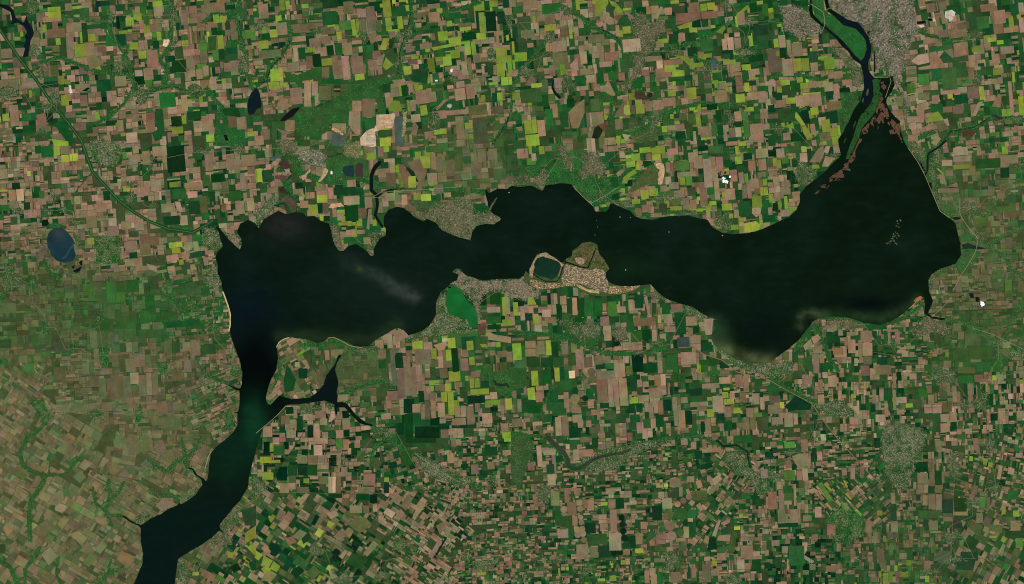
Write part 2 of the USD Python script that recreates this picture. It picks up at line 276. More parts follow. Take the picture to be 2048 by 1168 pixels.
STREAMS = [  # narrow streams: line, width, label
 (T(1, 0, '20,665 90,650 110,560 150,500 215,450 270,330'), 3, 'black stream feeding the dark blue lake from the upper right'),
 (T(0, 0, '1060,690 1130,735 1200,745 1290,710 1380,685 1480,725 1560,750 1640,705 1700,740 1760,800'), 1.6, 'dark stream winding through the village belt left of the dark blue lake'),
 (T(0, 0, '1915,170 1925,260 1945,330 1960,390'), 1.8, 'short black stream in the brown plain near the upper middle left'),
 (MQ('-80,200 0,265 120,350 180,425 240,445'), 1.6, 'thin black stream entering the brown marsh from the left'),
 (MQ('270,495 430,490 442,530 390,600 312,680 312,728 380,755 430,850 490,882 520,842 570,880 575,940 512,985 500,1060 505,1120'), 1.6, 'winding dark stream through the brown marsh to the bay'),
 (T(1, 0, '600,800 500,850 420,845 360,850'), 2.2, 'dark brook beside the orchard fields above the mine'),
 (T(1, 0, '1890,1150 1960,1060 2015,960 2025,900'), 2.2, 'black brook in the dry valley north of the long narrow bay'),
 (T(1, 0, '1225,0 1240,90 1220,200 1180,320 1150,420 1140,560'), 1.6, 'dark brook down the village valley at the top centre left'),
 (T(1, 0, '1470,0 1360,55 1310,80'), 1.6, 'short dark brook at the top edge beside yellow fields'),
 (T(1, 0, '1220,480 1300,430 1400,400 1500,330'), 1.0, 'thin brook among yellow fields in the upper middle'),
 (T(2, 0, '690,225 750,250 830,290 870,350 920,400 960,440'), 2.0, 'dark brook joining the valley town from the upper left'),
 (T(2, 0, '1100,430 1180,420 1260,415'), 1.8, 'dark brook joining the valley town from the right'),
 (T(2, 0, '1720,560 1780,520 1860,455 1900,440'), 1.4, 'dark brook between yellow fields at the top right of centre'),
 (T(3, 0, '1205,255 1300,290 1380,305 1530,310'), 1.6, 'dark brook leaving the great town to the right'),
 (T(3, 0, '1380,1165 1440,1080 1460,1050 1530,1040 1650,1020 1760,950'), 2.4, 'dark stream in the green valley right of the delta'),
 (T(2, 1, '-190,-50 -195,100 -205,240 -190,330'), 1.6, 'pale banked brook reaching the narrow bay head'),
 (T(2, 2, '55,880 240,885 250,840 280,780'), 1.2, 'thin brook through the round green meadow in the south'),
 (T(2, 2, '700,980 760,1060 830,1168'), 1.4, 'straight dark ditch among small southern fields'),
 (T(0, 2, '1640,140 1700,146 1740,195 1760,215 1812,268'), 3.0, 'dark inlet behind the yellow beach of the west shore'),
 (T(0, 0, '210,1640 220,1640'), 1, None)]
# reed islands and delta land are taken out of the open water further down
wet = unary_union([reservoir] + [w[3] for w in WATERS])
EXT = sbox(-420, -420, 2468, 1588)
ANCH = []      # filled from the farm districts below
_A = '''60,60,-4,16,14,gggddppbyl;60,200,-4,14,12,ppbbggddpy;180,60,-4,18,14,ppbgdyppg;160,220,-4,16,12,ppbgdppg;300,60,-5,14,12,pppbgdlyo;300,200,-5,15,13,pppgdpgb;420,60,-5,18,16,bbpbglyd;430,230,-5,16,12,pppgdpgy
560,50,-5,16,13,pbgdypgb;560,140,-5,14,10,ppgyp;700,60,-6,18,16,bbpgdyp;850,60,-6,16,9,pgdybpgd;900,110,-7,16,12,yydgdpp;650,230,0,18,16,gogpg;880,200,-8,18,16,gdpypg;930,250,-5,14,12,popogt;1010,100,-4,16,16,yyppgd;1080,60,-5,14,14,ppbogpy;1150,150,-5,14,18,ppgdpog
1350,60,-5,18,14,gdypbg;1420,180,-5,14,12,ygdpyb;1480,80,-6,16,14,gdypgd;1150,240,-5,16,18,ogptg;1300,220,-5,14,12,pgyo;1480,250,-5,14,12,pgydpg;1580,180,-5,16,14,pygdp;1620,250,-8,14,14,pyggd;1900,60,-10,18,16,pgbpgt;1980,60,-6,16,20,pgdbpy;1900,170,-5,16,16,pggbpdl;2000,180,-5,14,14,ppgdyg;1850,230,-15,14,12,ppggp;1960,270,-5,12,10,pgoglp
40,330,-4,13,10,bpbpgdpp;60,430,-4,13,11,ppbgdgp;150,350,-4,14,10,pbpogp;200,430,-4,16,12,pptpo;280,360,-5,14,10,ppbgpd;350,330,-5,16,14,pbgdp;280,470,-5,15,12,ppptp;240,540,-5,13,8,ppbpp;60,500,-4,12,9,gobpt;350,470,-5,15,11,ptogp;400,420,-5,12,10,gpgpd;370,540,-10,12,9,pgpog;480,400,-5,14,12,ppgdp;660,440,-3,16,18,gdpygp;800,350,-3,16,20,gpoty;930,350,-5,18,18,totgtp
1100,330,-5,14,12,gogg;1250,360,-5,14,12,gygpg;1400,350,-4,14,18,ppbpgdy;1350,420,-3,14,12,gopyg;1500,340,-5,14,16,ppgdyg;1570,340,-5,12,14,pgydp;1960,340,-3,16,14,otogp;1980,440,-3,14,12,otobg;1960,560,-3,14,7,otobp;1870,370,0,14,14,oog
60,610,-3,14,9,gobotb;50,680,-3,14,10,gobt;140,620,-3,12,8,tobgp;220,590,-3,16,18,gltb;300,640,-3,14,10,ggogp;250,720,-3,14,18,bboto;390,620,-5,10,7,pggop;380,720,-4,10,8,bpogb;400,790,-20,12,6,bpogt;150,770,-3,13,7,tpopo;280,820,-3,14,9,tpopot;330,860,-2,14,10,oogt;60,760,33,12,8,tpotp;40,840,33,14,9,ptob;110,870,33,12,8,ppto
720,760,-3,12,10,ototg;580,740,-30,14,12,otop;680,720,-5,14,14,oogo;800,760,-3,14,22,bpgbp;900,720,-4,14,22,gybopg;960,620,-2,14,12,dgpygt;1050,620,-3,12,26,gdgdp;1200,620,-3,12,24,gdgdp;1320,650,-3,12,14,gpdgp;1080,740,-3,14,22,gdobt;1230,760,-4,16,20,ppbgd;1370,760,-3,14,14,pgdpgo;1480,790,-3,12,10,pgdpyo;1450,840,-3,14,12,pgdogp;1180,830,-3,14,10,gpdgpo;1300,830,-3,10,18,pgpd;900,830,-3,14,10,ppgd;640,850,-1,13,14,pppkdo;740,830,-5,14,9,pogdp;850,850,0,20,20,gdg
1600,710,0,12,14,pgdop;1720,720,-1,11,12,ppgpd;1800,700,-2,12,6,pgdop;1650,760,-2,9,10,pgdpo;1730,790,-1,9,14,ppgdpo;1870,780,-3,14,12,gpogb;1950,720,0,18,12,gogo;2000,640,-3,12,7,goob;1980,770,-2,8,12,pgdp;1600,830,-3,10,12,pgodp;1800,830,-2,11,9,ppgdo;1950,840,-2,9,9,pgdpo
60,920,30,14,11,tpbo;150,900,30,16,12,tpto;80,1010,30,17,13,tppo;150,1000,30,18,14,tppo;250,900,10,22,14,totto;330,940,28,14,9,totp;300,1010,30,12,10,btbo;200,1060,30,16,11,topot;100,1120,30,17,13,topo;250,1130,28,14,10,tobo
590,930,0,14,10,ppodkd;700,940,0,12,10,pkdpt;820,930,-15,13,9,pgotd;560,1020,33,13,9,odpgty;600,1090,33,14,10,odgydp;680,1040,33,13,9,odptdb;720,1120,33,13,9,pdoko;800,1020,33,13,7,ppodt;830,1100,33,11,6,ppdpo;880,1050,38,12,7,pppdk;900,990,18,8,6,pbpdo;960,920,-3,10,7,pdpog;980,1010,-3,9,6,pbdgp;980,1100,-6,9,6,pbdogp
1060,920,-4,12,8,pgdop;1060,1010,-3,10,7,pgdob;1150,970,-2,12,6,pgodp;1120,1080,-2,12,7,pgdp;1240,1000,-2,12,7,pgdop;1300,940,-2,10,6,pgodp;1250,1130,-2,9,6,pgdoy;1060,1130,-3,8,5,pgdop;1390,950,-15,10,9,pgdo;1440,970,35,11,8,pgodp;1400,1060,35,10,9,gdop;1420,1030,38,10,9,gdop;1500,1020,-2,10,8,pgodt;1440,1120,-2,11,9,pgdpb;1360,1100,-2,10,8,pgob
1600,900,-4,12,8,pgodb;1680,920,-3,11,5,podgp;1690,980,47,14,5,podgy;1750,1000,-40,12,6,podg;1590,1000,-2,10,12,pdgpo;1620,1110,0,10,9,pdgko;1740,1100,-2,9,8,podgb;1800,1000,-2,9,7,podgp;1850,970,-1,12,16,bdgp;1850,1060,-1,11,9,pdgob;1780,1150,0,10,10,gobly;1930,960,12,12,7,pgodb;1960,1080,27,12,16,gdopb;2020,930,10,10,8,pbgdo;2030,1020,15,9,7,pogdp'''
for q in _A.replace('\n', ';').split(';'):
    x, y, a, w, h, pal = q.split(',')
    ANCH.append((float(x), float(y), float(a), float(w), float(h), pal))
ANXY = np.array([a[:2] for a in ANCH])
PAL = {'p': (134, 112, 88), 'P': (160, 134, 114), 'b': (110, 90, 70), 't': (106, 98, 70), 'o': (68, 82, 47), 'g': (32, 78, 37), 'd': (17, 57, 30), 'k': (10, 35, 20),
       'y': (118, 133, 50), 'Y': (140, 150, 56), 'l': (70, 108, 47), 's': (64, 77, 71), 'w': (198, 164, 128)}

# the farmland sheet: one big slab with the lakes cut out, banks going down to the water
def land_tint(p):
    """Verge and pasture colour: greener in the north, dry olive in the south west."""
    d = np.linalg.norm(p[:, None, :] - ANXY[None], axis=2)
    w = 1 / (d + 25) ** 3; w /= w.sum(1, keepdims=True)
    base = {'p': (60, 70, 42), 'P': (60, 70, 42), 'b': (52, 64, 40), 't': (80, 84, 52), 'o': (56, 74, 42), 'g': (32, 68, 34), 'd': (24, 58, 30), 'k': (22, 54, 28), 'y': (44, 84, 36), 'l': (44, 86, 38)}
    own = np.array([np.mean([lin(base[c]) for c in a[5]], 0) for a in ANCH])
    c = w @ own
    n = fbm2(p, 60, 3)[:, None]
    return c * (0.75 + 0.5 * n) * ALB
land_plan = EXT.difference(wet)
# ------------------------------------------------------------------ towns: plan, density of blocks, kind of colours, label
rngT = np.random.default_rng(5)
TOWNS = []
def town(g, dens, pal, label, cat='town'): TOWNS.append((g, dens, pal, label, cat))
def B(s, amp=1.6, seed=0): return blob(S(s), amp, 4, seed)
town(B('1660,-20 1662,14 1680,26 1700,38 1720,44 1733,60 1742,76 1746,93 1745,112 1752,118 1754,130 1768,140 1778,150 1790,165 1796,182 1800,150 1808,130 1812,95 1828,72 1835,55 1832,40 1825,20 1830,-20', 4.0, 51), .62, 'city', 'great grey brown town on the right bank where the river parts, upper right', 'city')
town(B('1776,197 1786,186 1800,188 1806,215 1809,240 1812,268 1822,292 1836,316 1846,318 1850,300 1834,288 1820,268 1815,235 1812,205 1806,182', 1, 52), .42, 'green', 'long shore town on the right bank of the reed delta')
town(B('1562,15 1590,12 1616,24 1636,48 1644,62 1630,68 1600,72 1570,60', 1.5, 53), .42, 'city', 'scattered grey suburb on the left bank, facing the green river island')
town(B('1668,92 1682,98 1697,110 1712,126 1718,134 1700,136 1686,122 1672,108', .8, 54), .5, 'grey', 'dense small suburb on the left bank just above the river junction')
town(B('1704,142 1720,142 1724,158 1720,176 1708,172 1702,156', .8, 55), .5, 'grey', 'dense small suburb on the left bank just below the river junction')
town(B('825,428 850,426 870,418 885,408 905,398 925,396 945,400 960,414 975,424 985,429 1000,437 990,446 970,444 950,450 942,465 940,478 918,472 900,464 884,458 868,441 850,440 835,435', .8, 56), .58, 'grey', 'large tan town on the blunt headland of the north shore')
town(B('900,556 916,540 945,555 970,562 1022,559 1043,556 1050,565 1075,580 1080,590 1062,599 1040,597 1020,595 1008,585 995,578 975,578 965,590 958,607 952,600 940,598 928,580 915,576', .6, 57), .68, 'pale', 'bright dense town along the south shore beside the ring dike')
town(B('882,588 893,588 890,622 900,636 930,646 945,657 952,666 900,669 870,671 845,673 820,683 814,676 850,660 872,645 875,610', .8, 58), .45, 'village', 'speckled garden town curving round the left side of the emerald lake')
town(B('948,600 957,606 961,640 955,642', .5, 59), .5, 'pale', 'thin line of houses on the right bank of the emerald lake', 'village')
town(B('175,287 205,278 240,290 243,315 233,330 205,332 190,320 180,300', 1.2, 60), .5, 'village', 'round speckled town beside the green canal bend, left side')
town(B('1270,25 1290,28 1300,45 1325,42 1328,60 1312,75 1308,95 1295,105 1288,130 1278,150 1262,175 1250,185 1245,178 1262,155 1270,130 1268,112 1280,100 1285,90 1275,72 1262,58 1268,45', 1.4, 61), .42, 'grey', 'long branching valley town at the top, right of centre')
town(B('1164,312 1180,303 1197,305 1200,320 1210,338 1205,352 1180,346 1165,362 1160,345 1170,330', 1, 62), .5, 'grey', 'tan compact town north of the reservoir between green slopes')
town(B('1116,290 1128,290 1136,310 1146,330 1142,344 1130,335 1120,312', 1, 63), .5, 'grey', 'slanting tan town left of the compact one, north shore')
town(B('1066,362 1078,348 1090,340 1094,352 1090,372 1086,380 1078,376', .6, 64), .5, 'grey', 'small tan town ending on a shore point of the middle north shore')
town(B('1028,362 1040,350 1054,354 1060,368 1040,372 1028,370', .6, 65), .45, 'grey', 'village on the middle north shore just left of the shore point', 'village')
town(B('596,306 612,298 640,300 652,315 645,335 618,328 600,318', 1.2, 66), .5, 'works', 'white speckled works town between the marsh and the mine')
town(B('556,285 575,278 592,285 596,300 580,312 562,305', 1.2, 67), .4, 'grey', 'brown speckled town above the brown marsh, right bank')
town(B('658,450 673,452 684,478 687,500 676,500 668,488 662,468', .5, 68), .5, 'grey', 'town on the left point of the middle north headland')
town(B('730,488 742,465 768,462 770,470 756,480 747,498 746,510 738,506', .5, 69), .42, 'village', 'town on the right point of the middle north headland')
town(B('512,450 512,425 530,405 548,393 556,400 540,425 520,444', .8, 70), .45, 'village', 'slanting town on the left bank of the brown marsh mouth')
town(B('408,457 428,455 438,470 446,487 440,500 420,498 408,485', 1, 71), .48, 'village', 'town on the left side of the western shipping inlet')
town(B('449,463 468,470 480,480 477,496 463,482', .5, 72), .6, 'pale', 'small dense town on the tongue of land right of the western inlet')
town(B('412,537 432,533 438,552 440,570 425,575 412,566', .8, 73), .45, 'village', 'speckled town on the west shore below the inlet')
town(B('192,478 214,470 236,474 242,500 238,524 214,528 192,524', 1.5, 74), .75, 'garden', 'round bright green garden settlement right of the round blue lake')
town(B('1772,850 1800,848 1850,862 1850,885 1836,905 1830,930 1815,975 1790,976 1772,950 1766,915 1764,880', 1.5, 75), .5, 'village', 'large speckled garden town in the lower right')
town(oval(1690, 1053, 38, 33, 0, .15, 40, 76), .42, 'garden', 'round dark green garden town in the lower right, below the large one')
town(B('1115,642 1150,638 1200,650 1200,676 1170,687 1150,672', 1.2, 77), .42, 'village', 'broad speckled town south of the brown peninsula')
town(oval(1240, 667, 16, 14, 0, .15, 30, 78), .5, 'grey', 'square small town right of the broad southern town', 'village')
town(oval(1317, 693, 18, 16, 0, .15, 30, 79), .42, 'garden', 'round garden village among green fields south of the wide bay', 'village')
town(B('1368,611 1388,616 1412,634 1404,642 1376,630', .6, 80), .5, 'village', 'small shore town on the south shore above the pale twin field', 'village')
town(B('1295,586 1314,582 1332,600 1306,598', .5, 81), .5, 'grey', 'triangular village at the right end of the brown peninsula', 'village')
town(B('1430,692 1460,708 1490,724 1540,730 1580,722 1586,740 1560,760 1530,750 1490,740 1455,715', .8, 82), .42, 'village', 'long town along the southernmost bay')
town(B('1640,642 1700,640 1738,656 1728,662 1680,656 1645,660', .6, 83), .5, 'pink', 'pinkish garden strip along the south east shore', 'village')
town(B('1846,632 1870,640 1900,657 1895,672 1865,664 1840,676 1818,662 1843,655', 1, 84), .42, 'grey', 'grey town at the head of the south east inlet')
town(B('1628,806 1680,800 1712,824 1700,835 1640,824', 1, 85), .36, 'village', 'broad village on the diagonal road, right of centre below')
town(B('830,908 850,915 880,930 905,945 945,962 930,972 880,960 850,945', 1, 86), .42, 'village', 'long slanting village belt in the lower middle')
town(B('1160,922 1210,898 1290,884 1345,884 1290,896 1250,920 1235,938 1190,946', 1, 87), .34, 'village', 'long village belt on both banks of the olive river bend')
town(B('1452,905 1475,903 1500,935 1530,960 1545,985 1515,988 1500,952 1470,945 1450,930', 1.2, 88), .42, 'village', 'slanting town in the lower right centre beside the dark stream')
town(B('440,1055 465,1015 478,1018 470,1050 455,1068', .6, 89), .5, 'grey', 'upper of the two shore towns on the lower right river bank')
town(B('418,1086 438,1064 460,1070 464,1086 442,1092', .6, 90), .5, 'grey', 'lower of the two shore towns on the lower right river bank')
town(B('361,1170 357,1124 369,1122 374,1170', .5, 91), .5, 'village', 'narrow shore village on the right river bank at the bottom edge', 'village')
town(B('268,1040 284,1024 300,1024 304,1034 288,1046 272,1046', .6, 92), .5, 'village', 'shore village beside the lowest inlet of the left river bank', 'village')
town(B('361,1004 390,976 402,972 398,986 368,1006', .5, 93), .5, 'village', 'shore village between two inlets of the left river bank', 'village')
town(B('55,800 85,800 100,830 92,852 75,826', 1, 94), .42, 'garden', 'green village at the valley head in the lower left', 'village')
town(B('1870,292 1884,310 1874,340 1872,372 1882,412 1874,416 1864,382 1862,344', .8, 95), .4, 'village', 'line of houses behind the east embankment', 'village')
_V = '''70,105,11,11 65,15,9,14 82,148,8,10 15,188,16,12 110,195,12,12 97,215,9,8 87,268,12,8 240,130,14,10 275,190,14,10 390,180,16,13 348,86,9,6 222,30,6,9 346,32,4,26 490,130,8,20 142,700,13,14 210,716,10,24 325,732,10,14 195,828,13,9 280,830,8,16 460,847,8,18 470,745,8,18 430,658,12,9 90,660,9,14 20,560,18,18 62,562,9,10 198,632,5,18 1135,165,14,14 1130,22,14,8 1415,141,12,12 1441,131,6,7 1492,106,20,7 1497,42,8,10 1450,10,14,6 1460,240,8,14 1298,240,16,9 1340,103,14,4
725,40,8,9 725,68,8,11 808,72,11,13 800,130,7,14 868,242,15,17 690,268,16,16 910,155,10,9 982,105,9,11 1020,46,6,12 520,55,9,13 640,62,8,7 1100,75,12,7 1050,148,10,12 1260,300,9,7 1945,415,18,10 1955,475,9,14 1990,397,11,7 2040,332,10,8 1955,160,10,14 1945,70,22,7 2035,236,12,6 1862,566,6,16 1960,560,14,6 1672,312,8,10 1600,348,24,20 1556,257,14,6 1454,445,18,16 1392,428,10,6 1322,395,16,8 1245,404,14,6 614,816,18,9 660,812,7,10 725,700,16,7 745,700,12,7 1165,757,9,7 688,925,8,9 765,865,14,8 630,1100,10,14 1342,1122,18,15 1468,1158,14,11 1170,1146,9,7 1580,906,13,7 1905,928,11,13 1980,888,10,13 1990,974,14,8 1945,1004,11,7 1903,1078,16,12 1910,1118,14,5 1985,1117,12,7 1860,1147,20,5 1087,988,14,18 800,1086,17,13 682,1156,22,10 765,1150,12,8 978,1128,24,9 930,1116,11,9 518,972,14,18 1962,797,10,20 1930,810,7,8 1885,745,23,13 1785,688,9,8 1765,720,6,5 1280,705,10,5 1555,955,22,9 2000,690,16,8 2035,708,14,8 1715,1200,9,5 985,960,9,9 1120,1118,9,6 1580,730,11,6 1200,394,10,6 400,1000,4,4 300,318,9,10 262,396,6,14 305,412,7,7 130,420,8,10 148,445,8,9 155,480,6,16 35,422,8,6 112,392,8,4 405,305,12,5 480,300,12,8'''
VILL = [tuple(map(float, q.split(','))) for q in _V.split()]

# ------------------------------------------------------------------ green valleys and ravines: line, width
_R = '''215,45 222,70 232,85 245,100 260,130 262,150|6
262,150 270,175 290,188 310,180 345,170 375,185 395,192 415,178 430,200 445,215|7
480,0 470,30 480,60 483,90 490,110 487,140 500,160 505,178|6
405,45 425,28 445,28 480,28|4
330,175 335,140 320,120 340,90 345,60 343,0|6
180,250 220,235 250,205 265,178|4
80,125 120,115 160,130 200,145 262,150|6
120,30 160,38 215,42|3
515,170 530,160 540,135 560,110 580,85 582,60 560,30 575,5|7
700,80 695,110 702,160|5
730,70 732,120 737,170|3
820,0 823,30 818,60 805,85 795,125 800,150|7
820,75 850,55 890,25 960,5|5
620,200 660,205 700,190 740,170 780,160 830,150|12
985,290 995,270 1010,250 1020,235 1045,225|4
1020,235 1030,160 1045,140 1070,110 1095,80 1110,40|4
1120,10 1165,35 1185,55 1205,62 1235,78 1252,105 1275,112|7
1225,190 1222,225 1214,250|8
1250,185 1225,190|8
1300,105 1340,102 1385,85 1420,72 1460,45 1490,34|5
1480,112 1455,140|3
1245,275 1290,255 1340,222 1400,205 1450,212 1500,205|6
1390,110 1400,120 1440,125|4
1536,155 1570,150 1600,150 1640,160 1680,142 1715,135|8
1830,60 1860,72 1900,78 1940,75|6
1885,285 1895,265 1920,262 1960,250 1990,230 2048,240|9
2060,370 2010,385 1990,410 1975,432 1930,427|4
1925,494 1950,497 1975,490 2010,470 2060,448|8
1975,490 2010,515 2025,540 2060,562|8
1625,648 1645,680 1660,720 1676,742|9
1880,638 1920,642 1960,665 2000,690 2060,718|6
2010,640 2020,660 1995,690 2003,740|9
2060,590 2025,640|5
1024,664 1110,670 1160,687 1200,702 1240,708 1300,706|9
1085,825 1095,795 1110,770|9
985,762 1010,775 1022,800|12
745,850 760,870 800,895 830,905 870,935 920,955 960,978|7
762,885 745,905 740,935|4
680,790 720,775 760,762 790,775|6
1095,876 1115,897 1135,927 1142,940 1165,938 1195,918 1250,902 1290,887 1360,872 1400,872 1440,890 1470,892 1492,905 1502,938|9
1110,876 1060,872 1024,866|4
58,870 40,905 45,930 65,943 90,952 80,975 62,1000 58,1030 60,1080|6
90,952 110,948 130,950 150,925 162,914|4
217,960 220,990 216,1006 212,1022|5
247,965 238,985 224,996|4
186,975 190,1005 215,1025 222,1045 225,1052|3
222,1030 240,1030|4
300,985 320,992 345,990 357,1000|4
338,972 336,990|2
298,920 330,945 350,925 368,920 374,934|5
363,876 366,900 368,918|3
402,876 390,897 372,918|4
0,1120 20,1135 30,1155 36,1175|6
80,1095 68,1112 50,1140 50,1172|4
222,1120 216,1145 200,1162|3
247,1132 216,1148 190,1172|3
118,1115 112,1145 122,1172|3
320,585 345,602 360,620 405,612|5
345,590 352,610|4
395,728 410,747 430,757 455,767|5
430,735 440,745|3
85,800 95,840 70,870 60,876|4
5,600 20,560 60,560|5
75,1165 85,1172|3
560,300 590,320 600,345 640,360 680,365|14
560,340 575,370 580,400 590,418|18
700,350 740,365 790,372 860,378 930,380 968,385|10
1060,345 1110,355 1150,350 1200,372 1260,345 1300,352|22
1150,385 1200,402 1240,390|14
1270,428 1310,430 1340,424 1380,424|6
1570,440 1600,420|3
1630,290 1660,235 1700,190|14
1820,300 1830,280 1870,262|10
1880,410 1900,430 1905,440|9
1870,545 1900,530 1915,512|7
1650,633 1700,640 1760,652 1800,640 1845,610|6
1590,700 1610,670 1625,650|7
1310,580 1350,605 1400,625|3
600,690 640,690 680,682 720,697|6
560,740 552,770 540,800|5
572,790 590,802 620,799|3
1540,755 1580,780 1640,810|4
690,812 700,800|3
120,560 95,540 88,520|6
95,455 110,450 130,455|5
80,395 90,420 82,440|3'''
VALLEYS = []
for i, q in enumerate(_R.split('\n')):
    pts, w = q.split('|')
    w = float(w); VALLEYS.append((S(pts), w * (1.65 if S(pts)[0][0] < 520 and S(pts)[0][1] > 560 else 1.35) if w < 8 else w))
# ------------------------------------------------------------------ canals, railways and roads
RAIL = [(T(0, 0, '-40,190 0,240 150,460 300,655 420,835 540,975 650,1125') + T(0, 1, '700,100 740,205 830,305 950,435 1080,535 1200,605 1350,665 1430,675 1540,692 1650,632 1700,595'), 6.6, 'long straight green canal line with a pale road, crossing the left side'),
        (T(0, 1, '738,205 600,370 582,430 600,570'), 2.2, 'green branch line turning down from the canal bend'),
        (T(2, 2, '1420,425 1540,500 1680,545 1800,640 2050,700') + T(3, 2, '130,775 350,892 450,1040 550,1165') + T(3, 3, '700,165 800,275 910,370'), 2.0, 'pale dusty railway strip running down to the lower right'),
        (T(1, 3, '-60,480 130,350 190,230 300,80 380,-40'), 1.0, 'thin dark track crossing the square fields, lower middle')]
ROADS = [(T(0, 0, '0,715 250,690 500,665'), .5, 'faint pale road west to east among the upper left fields'),
         (T(0, 0, '650,180 700,150 850,175'), .5, 'pale field road leaving the village in the upper left'),
         (T(1, 1, '1600,330 1000,370 930,410 960,413 1005,413'), .7, 'pale road bridging the dark river arm'),
         (T(3, 0, '340,30 440,95 455,160 452,205 435,250'), .9, 'pale road and bridge ramp crossing the green river island'),
         (T(3, 0, '445,80 500,68'), .8, 'pale dam bridge over the main river at the great town'),
         (T(3, 0, '850,617 905,622 960,618'), .9, 'yellowish road dam at the top of the reed lagoon'),
         (T(3, 0, '975,622 985,650 960,720 940,780'), .9, 'thin pale dam curving through the reed lagoon'),
         (T(3, 1, '1120,15 1200,130 1260,245 1310,365 1375,520 1450,575'), .9, 'pale embankment road on the east shore'),
         (T(3, 1, '1535,420 1535,540 1550,575 1610,660 1680,740 1668,800 1660,850 1600,950 1540,1040 1480,1160'), .8, 'pale dusty road down the right side, east of the reservoir'),
         (T(2, 1, '490,320 560,400 650,480'), .9, 'pale sea wall of the middle north shore'),
         (T(2, 0, '0,690 100,640 200,590 230,470 300,340 390,200 420,60'), .6, 'faint grey railway curving up at the top centre'),
         (T(0, 1, '1170,520 1210,760 1240,880 1270,920'), .6, 'thin green ditch line on the left, above the west shore'),
         (T(3, 2, '830,480 1080,520 1200,490 1420,440 1560,440'), .6, 'faint grey railway on the lower right'),
         (T(3, 2, '1310,200 1400,120 1470,40'), .8, 'pale roadside village line right of the south east inlet'),
         (T(3, 2, '1640,290 1800,340 1900,390 2048,460'), .7, 'pale town road leaving the lower right inlet town'),
         (T(3, 3, '1490,300 1480,640 1465,960'), .6, 'straight pale road among the lower right fields'),
         (T(1, 3, '1270,120 1420,230 1600,340'), .8, 'pale road along the slanting village belt'),
         (T(1, 3, '0,440 400,438 700,445 1020,440'), .5, 'straight thin road along the square fields, lower middle'),
         (T(2, 1, '630,460 740,400 850,330'), .8, 'pale road slanting up from the middle north shore')]
